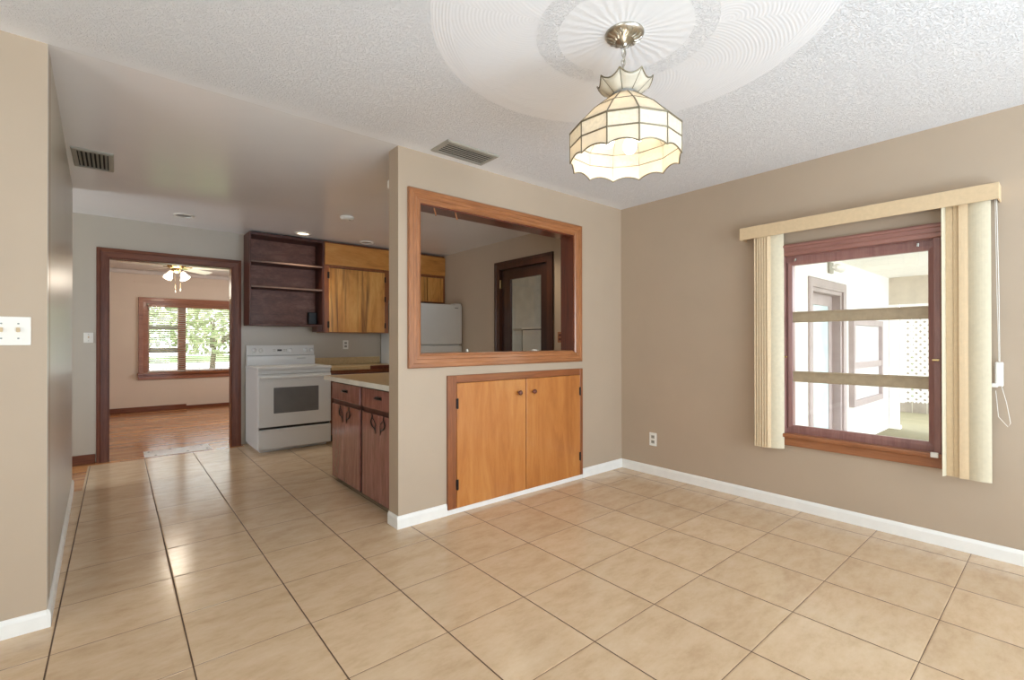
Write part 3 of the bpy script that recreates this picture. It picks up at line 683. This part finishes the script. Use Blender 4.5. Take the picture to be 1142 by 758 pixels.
obj('bottom_panel', B().box(SX0+.02, SX1-.022, SF+.006, SB-.02, 1.376, 1.396, .002), m_mahogz, os_)
obj('light_block', B().box(-1.81, SX1-.022, SF+.01, SF+.20, 1.312, 1.376, .003), m_mahogz, os_)
obj('wiring_box', B().box(-1.845, -1.7475, 3.345, 3.417, 1.41, 1.555, .004), m_black, os_, label='black wiring box in the shelf corner')
du = thing('flexible_duct', 'black coiled flexible hose lying at the ceiling on top of the dark shelves', 'hose', (-2.07, 3.22, 2.425))
b = B()
for k in range(2):
    b.tube([(-2.07+(.125-.03*k)*math.cos(t), 3.235+(.075-.02*k)*math.sin(t), 2.4325) for t in [2*PI*i/40 for i in range(40)]], .0065, 8, True)
obj('coil', b, m_black, du, True)
obj('loose_end', B().tube([(-1.965, 3.19, 2.4325), (-1.93, 3.165, 2.4325), (-1.91, 3.16, 2.4325)], .0055, 8), m_grey, du, True)

uc = thing('wall_cabinet', 'figured honey maple wall cabinet right of the dark open shelves', 'cabinet', (-1.31, 3.3, 1.30))
UX0, UX1 = -1.724, -.885
obj('carcass', B().box(UX0, UX1, SF+.018, SB, 1.302, 2.425), m_framez, uc)
obj('face_frame', B().box(UX0, -1.668, SF, SF+.018, 1.302, 2.425, .002).box(-.946, UX1, SF, SF+.018, 1.302, 2.13, .002).box(-1.668, -.946, SF, SF+.018, 2.108, 2.14, .002).box(-1.668, -.946, SF, SF+.018, 1.302, 1.316, .002), m_framez, uc)
obj('header_panel', B().box(-1.716, UX1, SF-.012, SF+.018, 2.140, 2.405, .003), m_upperx, uc)
d = obj('door', B().box(-1.671, -1.313, SF-.018, SF-.001, 1.310, 2.100, .003), m_upper, uc)
for hz in (1.40, 2.01): obj('hinge', B().box(-1.690, -1.669, SF-.020, SF-.0, hz-.04, hz+.04, .002), m_iron, d)
d = obj('door', B().box(-1.311, -.946, SF-.018, SF-.001, 1.310, 2.100, .003), m_upper, uc)
for hz in (1.40, 1.75, 2.01): obj('hinge', B().box(-.950, -.930, SF-.021, SF-.0, hz-.035, hz+.035, .002), m_iron, d)
fc = thing('over_fridge_cabinet', 'short honey maple wall cabinet over the white refrigerator', 'cabinet', (-.44, 3.3, 1.75))
obj('carcass', B().box(-.884, -.004, SF+.018, SB, 1.745, 2.425), m_framez, fc)
obj('header_panel', B().box(-.884, -.004, SF-.012, SF+.018, 2.140, 2.405, .003), m_upperx, fc)
obj('face_frame', B().box(-.884, -.004, SF, SF+.018, 2.108, 2.14, .002).box(-.884, -.850, SF, SF+.018, 1.745, 2.108, .002).box(-.040, -.004, SF, SF+.018, 1.745, 2.108, .002).box(-.85, -.04, SF+.002, SF+.018, 1.745, 1.765), m_framez, fc)
for a, c in ((-.848, -.598), (-.592, -.312), (-.300, -.042)): obj('door', B().box(a, c, SF-.018, SF-.001, 1.758, 2.102, .003), m_upper, fc)

# ------------------------------------------------------------------ refrigerator
rf = thing('refrigerator', 'white top-freezer refrigerator in the kitchen corner, seen through the pass-through', 'refrigerator', (-.44, 3.05, 0))
FX0, FX1 = -.865, -.010
obj('body', B().box(FX0, FX1, 2.755, YB-.02, .03, 1.690, .008).box(FX0+.03, FX1-.03, 2.80, YB-.05, 0, .03), m_fridge, rf)
fz = obj('freezer_door', B().box(FX0, FX1, 2.68, 2.752, 1.150, 1.694, .012), m_fridge, rf)
obj('name_badge', B().box(-.13, -.075, 2.677, 2.681, 1.642, 1.654, .001), m_grey, fz)
fd = obj('fridge_door', B().box(FX0, FX1, 2.68, 2.752, .10, 1.138, .012), m_fridge, rf)
for p_, z0, z1 in ((fz, 1.18, 1.48), (fd, .75, 1.11)):
    obj('handle', B().tube([(FX0+.05, 2.68, z0), (FX0+.05, 2.645, z0+.03), (FX0+.05, 2.645, z1-.03), (FX0+.05, 2.68, z1)], .011, 10), m_fridge, p_, True)
obj('hinge_cover', B().box(FX1-.115, FX1-.01, 2.685, 2.80, 1.690, 1.712, .006), m_fridge, rf)
obj('kick_grille', B().box(FX0+.02, FX1-.02, 2.72, 2.74, .02, .092, .003), m_grey, rf)

# ------------------------------------------------------------------ back counter, peninsula, sink counter
kb = thing('base_cabinet', 'brown base cabinet under the counter right of the range', 'cabinet', (-1.31, 3.1, 0))
obj('body', B().box(-1.745, -.885, 2.865, YB-.005, .09, .850), m_framez, kb); obj('toe_kick', B().box(-1.74, -.89, 2.93, YB-.01, 0, .09), m_dark, kb)
for a, c in ((-1.735, -1.32), (-1.31, -.895)):
    d = obj('drawer', B().box(a, c, 2.845, 2.865, .66, .815, .003), m_jamb, kb); obj('pull', B().tube([((a+c)/2-.04, 2.845, .74), ((a+c)/2-.03, 2.822, .74), ((a+c)/2+.03, 2.822, .74), ((a+c)/2+.04, 2.845, .74)], .004, 8), m_iron, d)
    obj('door', B().box(a, c, 2.845, 2.865, .10, .645, .003), m_jamb, kb)
kc = thing('countertop', 'tan laminate countertop with low backsplash right of the range', 'countertop', (-1.31, 3.1, .850))
obj('slab', B().box(-1.748, -.882, 2.825, YB-.003, .850, .892, .004), m_counter, kc)
obj('backsplash', B().box(-1.748, -.882, YB-.022, YB-.003, .892, .985, .003), m_counter, kc)
obj('wood_fascia', B().box(-1.275, -.884, 2.808, 2.8245, .8515, .897, .003), m_jamb, kc, label='bare brown wood strip along the counter edge')

pn = thing('peninsula_cabinet', 'glossy red-brown base cabinet with black scroll handles behind the partition', 'cabinet', (-1.92, .76, 0))
obj('body', B().box(-2.218, -1.61, .135, 1.385, .04, .853), m_mahogz, pn); obj('toe_kick', B().box(-2.195, -1.63, .14, 1.36, 0, .04), m_dark, pn)
obj('face_frame', B().box(-2.225, -2.2185, .135, 1.385, .842, .853).box(-2.225, -2.2185, .135, 1.385, .665, .695).box(-2.225, -2.2185, .735, .770, .04, .842), m_mahogz, pn)
def pull(y, z, par):
    b = B().tube([(-2.241, y-.030, z), (-2.252, y-.036, z), (-2.262, y-.022, z), (-2.262, y+.022, z), (-2.252, y+.036, z), (-2.241, y+.030, z)], [.003, .004, .0055, .0055, .004, .003], 8)
    b.box(-2.243, -2.2395, y-.048, y+.048, z-.012, z+.012, .001)
    obj('pull', b, m_iron, par, True)
def scroll(y, z, s, par):      # one wing of the butterfly handle; s = +1 leans to +y
    pts = []
    outer = [(.105, .060), (.098, .040), (.112, .020), (.122, .0), (.112, -.022), (.090, -.036), (.062, -.040), (.048, -.055), (.044, -.080)]
    inner = [(.070, .030), (.085, .014), (.075, .002), (.052, .0), (.040, -.014), (.046, -.030), (.062, -.040)]
    b = B()
    b.tube([(-2.246, y+s*u*.95, z+w) for u, w in outer], [.002, .0042, .004, .0045, .0045, .004, .004, .004, .002], 8)
    b.tube([(-2.246, y+s*u*.95, z+w) for u, w in [(.105, .060), (.100, .030), (.080, .022), (.055, .006), (.042, -.012), (.046, -.034), (.044, -.06)]], .0028, 8)
    obj('handle', b, m_iron, par, True)
for (y0, y1) in ((.778, 1.378), (.142, .728)):
    ym = (y0+y1)/2
    d = obj('drawer', B().box(-2.240, -2.2255, y0, y1, .698, .840, .003), m_cherry, pn); pull(ym-.004, .783, d)
    for s, a, c in ((1, ym+.0015, y1), (-1, y0, ym-.0015)):
        d = obj('door', B().box(-2.240, -2.2255, a, c, .035, .662, .003), m_cherry, pn); scroll(ym, .605, s, d)
pc = thing('peninsula_countertop', 'tan countertop with white front edge on the peninsula behind the partition', 'countertop', (-1.9, .78, .853))
obj('slab', B().box(-2.262, -1.60, .133, 1.505, .853, .890, .002).box(-1.60, -.004, .133, .76, .853, .890, .002), m_counter, pc)
obj('edge_band', B().box(-2.268, -2.2625, .133, 1.510, .8535, .891, .001).box(-2.2625, -1.60, 1.5055, 1.510, .8535, .891, .001), m_counteredge, pc, label='white edge band')
sc = thing('sink_cabinet', 'brown sink base cabinet along the kitchen side of the partition', 'cabinet', (-.8, .44, 0))
obj('body', B().box(-1.605, -.006, .14, .72, .05, .853).box(-1.59, -.02, .16, .66, 0, .05), m_mahogz, sc)
for k in range(3): obj('door', B().box(-1.59+.53*k, -1.08+.53*k, .72, .738, .07, .83, .003), m_cherry, sc)
fa = thing('sink_faucet', 'slim white sink sprayer just showing over the pass-through sill', 'faucet', (-1.60, .25, .890))
obj('base', B().lathe([(.026, 0), (.026, .010), (.014, .022), (.010, .03)], (-1.60, .25, .890), 'z', 20), m_chrome, fa, True)
obj('stem', B().lathe([(.009, .02), (.008, .18), (.010, .2), (.010, .235), (.006, .242)], (-1.60, .25, .890), 'z', 16), m_white, fa, True)
cl = thing('sill_cap', 'small white plastic cap lying on the pass-through sill', 'cap', (-1.06, .07, 1.112))
obj('cap', B().lathe([(.024, 0), (.025, .008), (.018, .012), (.001, .013)], (-1.06, .07, 1.1125), 'z', 20), m_white, cl, True)
obj('tab', B().box(-1.045, -1.018, .064, .076, 1.1125, 1.117, .001), m_white, cl)

# ------------------------------------------------------------------ glazed side door seen through the pass-through
d1 = thing('door_1', None, None, (0, 1.42, 0)); d1['kind'] = 'structure'
b = B().frame(Pr, SD[0]+.01, SD[1]-.01, -.3, SD[3]-.01, [(0, 0), (0, .016), (.06, .020), (.066, .026), (.095, .026), (.097, 0)], 'LTR')
for v in b.bm.verts: v.co.z = max(0, v.co.z)
obj('door_casing', b, m_sidecas, d1)
obj('door_jamb', B().box(0, .149, SD[0], SD[0]+.012, 0, SD[3]).box(0, .149, SD[1]-.012, SD[1], 0, SD[3]).box(0, .149, SD[0]+.012, SD[1]-.012, SD[3]-.012, SD[3]), m_sidecas, d1)
lf = obj('door_leaf', B().box(.02, .06, SD[0]+.014, 1.13, .008, SD[3]-.014, .002).box(.02, .06, 1.68, SD[1]-.014, .008, SD[3]-.014, .002).box(.02, .06, 1.13, 1.68, 1.95, SD[3]-.014, .002).box(.02, .06, 1.13, 1.68, .008, .95, .002), m_sidedoor, d1)
obj('glass_pane', B().box(.036, .042, 1.13, 1.68, .95, 1.95), m_glass, lf)
obj('door_knob', B().lathe([(.022, 0), (.022, .006), (.010, .014), (.010, .03), (.026, .042), (.026, .056), (.010, .064)], (.02, SD[0]+.07, 1.0), '-x', 20), m_brass, lf, True)
for z in (.3, 1.90): obj('hinge', B().box(-.004, .02, SD[1]-.022, SD[1]-.006, z-.05, z+.05, .001).tube([(-.006, SD[1]-.014, z-.052), (-.006, SD[1]-.014, z+.052)], .006, 8), m_brass, d1)
# utility room beyond it
m_util = plain('utility room paint', lin(214, 214, 208), .6)
struct('wall_utility', B().box(2.2, 2.3, -.8, 4.5, -.1, H).box(.15, 2.2, 4.4, 4.5, -.1, H).box(.15, 2.2, -.88, -.80, -.1, H), m_util)
struct('floor_utility', B().box(.0, 2.2, -.8, 4.4, -.1, -.001), m_tile); struct('ceiling_utility', B().box(.15, 2.3, -.8, 4.5, H, H+.08), m_util)
fr = thing('chest_freezer', 'white upright utility appliance seen through the glazed kitchen door', 'appliance', (1.35, 2.3, 0))
obj('body', B().box(1.0, 1.7, 2.0, 2.57, 0.0, 1.36, .01), m_white, fr); obj('lid', B().box(.99, 1.71, 1.99, 2.58, 1.372, 1.40, .006), m_white, fr); obj('lid_gap', B().box(1.005, 1.695, 2.005, 2.565, 1.358, 1.374), m_black, fr)
ug = thing('utility_cabinet', 'grey utility cabinet beside the white appliance beyond the glazed door', 'cabinet', (1.4, 2.95, 0))
obj('body', B().box(1.02, 1.7, 2.60, 3.3, 0, 1.36, .006), m_grey, ug); obj('top', B().box(1.0, 1.7, 2.595, 3.31, 1.362, 1.39, .004), m_ventg, ug)

# ------------------------------------------------------------------ back room: window, blind, fan
w2 = thing('window_2', None, None, (-2.2, 7.45, .55)); w2['kind'] = 'structure'
Pw = lambda u, v, d: (u, 7.45-d, v)
obj('window_casing', B().frame(Pw, FW[0]+.01, FW[1]-.01, FW[2]+.01, FW[3]-.01, [(0, 0), (0, .016), (.05, .020), (.055, .032), (.112, .032), (.115, 0)]), m_fareye, w2)
obj('window_sill', B().box(-3.41, -.98, 7.37, 7.45, .625, .66, .006).box(-3.40, -.99, 7.42, 7.45, .545, .625, .004), m_frame, w2)
obj('mullion', B().box(-2.845, -2.727, 7.44, 7.56, .66, 1.85, .003), m_fareye, w2)
obj('sash', B().box(FW[0], -3.245, 7.48, 7.53, .66, 1.84).box(-3.245, -2.845, 7.48, 7.53, 1.795, 1.85).box(-3.245, -2.845, 7.48, 7.53, .65, .695).box(-2.727, FW[1], 7.48, 7.53, 1.795, 1.85).box(-2.727, FW[1], 7.48, 7.53, .65, .695), m_fareye, w2)
for z in (1.437, 1.037): obj('window_bar', B().box(-3.245, -2.845, 7.49, 7.53, z-.035, z+.035, .004), m_grey, w2, label='grey horizontal bar in the narrow pane')
obj('glass_pane', B().box(-3.245, -2.845, 7.505, 7.509, .69, 1.80).box(-2.727, FW[1], 7.505, 7.509, .69, 1.80), m_glass, w2)
hb = thing('horizontal_blind', 'open horizontal slat blind in the back room window', 'blind', (-2.2, 7.44, .70))
obj('headrail', B().box(FW[0]+.02, FW[1]-.02, 7.395, 7.435, 1.80, 1.835, .003), m_fareye, hb)
b = B()
for k in range(30): b.obox(((FW[0]+FW[1])/2, 7.415, .715+.0365*k), FW[1]-FW[0]-.05, .034, .0026, (math.radians(-24), 0, 0))
obj('slats', b, m_slat, hb)
obj('bottom_rail', B().box(FW[0]+.025, FW[1]-.025, 7.395, 7.435, .672, .690, .003), m_slat, hb)
b = B()
for x in (-3.10, -2.55, -2.15, -1.5): b.tube([(x, 7.396, .68), (x, 7.396, 1.80)], .0015, 5)
obj('ladder_cord', b, m_slat, hb)

FXc, FYc = -3.02, 5.5
cf = thing('ceiling_fan', 'white ceiling fan with lit glass shades in the back room', 'fan', (FXc, FYc, 2.10))
obj('canopy', B().lathe([(.07, 0), (.07, -.02), (.045, -.04), (.02, -.05)], (FXc, FYc, 2.41), 'z', 24), m_brass, cf, True)
obj('motor', B().lathe([(.02, .14), (.05, .135), (.10, .11), (.115, .08), (.115, .04), (.095, .015), (.06, 0)], (FXc, FYc, 2.235), 'z', 28), m_brass, cf, True)
for k, an in enumerate((190, 118, 46, -26, -98)):
    a = math.radians(an); R = Matrix.Rotation(a, 3, 'Z') @ Matrix.Rotation(math.radians(-15), 3, 'X')
    t = bmesh.new(); pts = [(.17, -.045), (.30, -.060), (.60, -.068), (.655, -.055), (.67, 0), (.655, .055), (.60, .068), (.30, .060), (.17, .045)]
    A = [t.verts.new((x, y, -.003)) for x, y in pts]; C = [t.verts.new((x, y, .003)) for x, y in pts]
    t.faces.new(A[::-1]); t.faces.new(C)
    for i in range(len(pts)): t.faces.new((A[i], A[(i+1) % len(pts)], C[(i+1) % len(pts)], C[i]))
    bl = B(); bl._add(t, Matrix.Translation((FXc, FYc, 2.262)) @ R.to_4x4()); bo = obj('blade', bl, m_fan, cf)
    ar = B(); ar.obox(Vector((FXc, FYc, 2.255))+R @ Vector((.14, 0, 0)), .12, .03, .006, R); obj('blade_iron', ar, m_brass, bo)
lk = obj('light_kit', B().lathe([(.05, .06), (.06, .045), (.055, .02), (.03, 0), (.01, -.012)], (FXc, FYc, 2.18), 'z', 24), m_brass, cf, True)
for k in range(4):
    a = math.radians(-90+45+90*k); dx, dy = math.cos(a), math.sin(a)
    base = Vector((FXc+.095*dx, FYc+.095*dy, 2.19)); R = Vector((0, 0, -1)).rotation_difference(Vector((dx*.6, dy*.6, -1)).normalized()).to_matrix()
    t = B(); t.lathe([(.016, 0), (.026, -.02), (.034, -.05), (.046, -.085), (.056, -.105)], (0, 0, 0), 'z', 20, False)
    Rm = Matrix.Translation(base) @ R.to_4x4()
    bmesh.ops.transform(t.bm, matrix=Rm, verts=t.bm.verts); s = obj('lamp_shade', t, m_fanshade, lk, True); solid(s, .003)
L = bpy.data.lights.new('fan_glow', 'POINT'); L.energy = 14; L.color = (1, .88, .72); L.shadow_soft_size = .12
o = bpy.data.objects.new('fan_glow', L); COL.objects.link(o); o.location = (FXc, FYc, 1.98)
for dx, zz in ((-.015, 1.895), (.045, 1.925)):
    pcn = obj('pull_chain', B().tube([(FXc+dx, FYc-.03, 2.18), (FXc+dx, FYc-.03, zz+.02)], .0016, 6), m_brass, lk)
    obj('chain_ball', B().lathe([(.002, .03), (.006, .02), (.008, .006), (.006, -.006), (.001, -.01)], (FXc+dx, FYc-.03, zz), 'z', 12), m_white, pcn, True)

# white speckled plate on the floor at the doorway
m_patch, nt, b_ = new_mat('white speckled plate')
f = noise(nt, mapped(nt, (1, 2, 1)), 26, 3, .6); nt.links.new(ramp(nt, f, [(.31, lin(120, 110, 100)), (.36, lin(246, 244, 240))]), b_.inputs['Base Color']); b_.inputs['Roughness'].default_value = .45
fp = thing('floor_register', 'worn white floor plate lying at the doorway threshold', 'floor plate', (-3.15, 3.55, 0))
obj('plate', B().box(-3.455, -2.860, 3.375, 3.70, .0, .005, .002), m_patch, fp)
for (x, y) in ((-3.41, 3.63), (-3.22, 3.66), (-2.93, 3.67), (-2.90, 3.46), (-3.36, 3.42), (-3.08, 3.43)):
    obj('screw_hole', B().lathe([(.012, 0), (.010, .003), (.001, .003)], (x, y, .0045), 'z', 12, False), m_iron, fp)

# ------------------------------------------------------------------ porch outside the dining window
YP = -.90
struct('wall_porch', wall_cells([.15, 2.20, 3.28, 5.7], [-.35, 1.80, 2.6], [(2.20, 3.28, -.4, 1.80)], lambda b, u0, u1, v0, v1: b.box(u0, u1, YP, YP+.02, v0, v1)), m_porchwhite)
struct('ceiling_porch', B().box(.15, 5.7, -2.6, YP, 2.175, 2.26), m_porchwhite)
struct('wall_gable', B().box(5.6, 5.68, -2.6, YP, 1.755, 2.175), m_gable)
d2 = thing('door_2', None, None, (2.74, YP, -.15)); d2['kind'] = 'structure'
Pp = lambda u, v, d: (u, YP-d, v)
b = B().frame(Pp, 2.205, 3.275, -.6, 1.795, [(0, 0), (0, .02), (.03, .028), (.09, .028), (.105, .018), (.105, 0)], 'LTR')
for v in b.bm.verts: v.co.z = max(-.15, v.co.z)
obj('door_casing', b, m_mauve, d2)
obj('door_jamb', B().box(2.20, 2.23, YP+.001, YP+.16, -.15, 1.80).box(3.22, 3.28, YP+.001, YP+.16, -.15, 1.80).box(2.23, 3.22, YP+.001, YP+.16, 1.75, 1.80), m_mauve, d2)
obj('door_leaf', B().box(2.23, 2.36, YP+.09, YP+.13, -.15, 1.75).box(3.10, 3.22, YP+.09, YP+.13, -.15, 1.75).box(2.36, 3.10, YP+.09, YP+.13, 1.62, 1.75), m_mauve, d2)
obj('door_pane', B().box(2.36, 3.10, YP+.10, YP+.12, -.15, 1.62), m_bluepane, d2, label='pale blue glass')
w3 = thing('window_3', None, None, (4.25, YP, .34)); w3['kind'] = 'structure'
obj('window_frame', B().frame(Pp, 3.62, 4.90, .42, 1.40, [(0, 0), (0, .06), (.08, .06), (.08, 0)]).box(3.62, 4.90, YP-.055, YP, .83, .91), m_mauve, w3)
obj('glass_pane', B().box(3.62, 4.90, YP-.02, YP-.012, .42, 1.40), plain('pale curtained pane', lin(225, 224, 226), .2), w3)
# lattice screen
la = thing('lattice_screen', 'white diagonal lattice screen under the porch gable, seen through the dining window', 'lattice', (5.62, -1.8, .24))
b = B(); y0, y1, z0, z1 = -2.6, -1.075, .26, 1.70
import itertools
def clipseg(c, s):     # line z = s*(y) + c clipped to the rectangle
    pts = []
    for y in (y0, y1):
        z = s*y+c
        if z0 <= z <= z1: pts.append((y, z))
    for z in (z0, z1):
        y = (z-c)/s
        if y0 < y < y1: pts.append((y, z))
    return pts[:2] if len(pts) >= 2 else None
for s, x in ((1, 5.615), (-1, 5.625)):
    c = -4.5
    while c < 5:
        q = clipseg(c, s); c += .098
        if not q: continue
        (ya, za), (yb, zb) = q; L_ = math.hypot(yb-ya, zb-za)
        if L_ < .03: continue
        b.obox((x, (ya+yb)/2, (za+zb)/2), .009, L_, .040, (math.atan2(zb-za, yb-ya), 0, 0))
lo = obj('laths', b, m_lattice, la)
obj('frame', B().box(5.60, 5.64, y0, y1+.04, z1-.01, z1+.055).box(5.60, 5.64, y1-.01, y1+.04, z0-.02, z1), m_lattice, la)
pp = thing('porch_post', 'white square porch post at the end of the lattice screen', 'post', (5.6, -.95, -.3))
obj('shaft', B().box(5.56, 5.66, -1.02, -.905, -.3, 1.754, .004), m_porchwhite, pp); obj('base_block', B().box(5.54, 5.68, -1.04, -.903, -.3, -.12, .004), m_porchwhite, pp)
fl = thing('flood_light', 'white twin-head flood light on the porch wall above the mauve door', 'light', (2.8, YP, 2.05))
obj('base', B().box(2.74, 2.86, YP-.03, YP, 1.99, 2.12, .006), m_ventg, fl)
for dx in (.05, .17): obj('lamp_head', B().lathe([(.018, 0), (.02, .03), (.045, .07), (.048, .11), (.03, .112)], (2.80+dx, YP-.05, 2.07), 'x', 18).tube([(2.80, YP-.02, 2.06), (2.80+dx, YP-.05, 2.07)], .008, 8), m_porchwhite, fl, True)
gl = thing('gable_vent', 'small white grid vent set in the beige porch gable', 'vent', (5.59, -1.72, 1.79))
g = B().frame(lambda u, v, d: (5.6-d, u, v), -1.62, -1.42, 1.80, 1.93, [(0, 0), (0, .02), (.02, .02), (.02, 0)]); g.box(5.585, 5.6, -1.555, -1.548, 1.80, 1.93).box(5.585, 5.6, -1.49, -1.483, 1.80, 1.93).box(5.585, 5.6, -1.62, -1.42, 1.86, 1.868); obj('grid_frame', g, m_lattice, gl)
obj('backing', B().box(5.595, 5.6, -1.62, -1.42, 1.80, 1.93), m_grey, gl)
pf = thing('privacy_fence', 'tan board fence standing beyond the white lattice screen', 'fence', (9.0, -2, -.3))
b = B()
for k in range(34): b.box(8.98, 9.0, -6+.235*k, -6+.235*k+.225, -.3, 1.75, .004)
m_fence = plain('weathered fence board', lin(132, 122, 108), .8, var=.1)
obj('board_panel', b, m_fence, pf)
for k in range(5): obj('fence_post', B().box(9.0, 9.09, -6+1.95*k, -5.91+1.95*k, -.3, 1.8, .004), m_fence, pf)
# grounds
struct('ground', B().box(-30, 60, 7.7, 60, -.45, -.35).box(6.2, 60, -40, 7.7, -.45, -.35), m_grass)
struct('deck', B().box(.15, 6.2, -6, YP, -.40, -.17).box(6.2, 12, -6, 2, -.349, -.30), m_deck)
struct('driveway', B().box(-30, 40, 27, 40, -.349, -.33), m_road)
# foliage outside the back room window
def tree(x, y, h, r, label, n=900, seed=1):
    rnd = random.Random(seed)
    t = thing('yard_tree', label, 'tree', (x, y, -.35), 'yard trees beyond the back room window')
    tb = B().tube([(x, y, -.35), (x+.1, y, h*.35), (x, y+.1, h*.7)], [.12, .09, .05], 10)
    for k in range(6):
        a = rnd.random()*2*PI; tb.tube([(x, y, h*.35), (x+r*.4*math.cos(a), y+r*.4*math.sin(a), h*.55), (x+r*.75*math.cos(a), y+r*.75*math.sin(a), h*.7)], [.08, .05, .02], 6)
    obj('trunk', tb, m_bark, t)
    fb = B()
    for k in range(n):
        u = Vector((rnd.gauss(0, 1), rnd.gauss(0, 1), rnd.gauss(0, .8))).normalized()*r*(.35+.65*rnd.random()**.5)
        c = Vector((x, y, h*.66))+Vector((u.x, u.y, u.z*h*.46/r)); sz = .10+.12*rnd.random()
        M3 = Matrix.Rotation(rnd.random()*6, 3, Vector((rnd.gauss(0, 1), rnd.gauss(0, 1), rnd.gauss(0, 1))).normalized())
        pts = [c+M3 @ Vector(p)*sz for p in ((-1, 0, 0), (0, -.5, .1), (1, 0, 0), (0, .5, .1))]
        fb.bm.faces.new([fb.bm.verts.new(p) for p in pts])
    obj('foliage', fb, m_leaf, t)
tree(-0.7, 20, 2.9, 3.0, 'leafy tree behind the wide pane of the back room window', n=1700, seed=2)
tree(-4.8, 27.5, 3.4, 3.0, 'leafy tree farther out behind the narrow pane of the back room window', n=1300, seed=5)
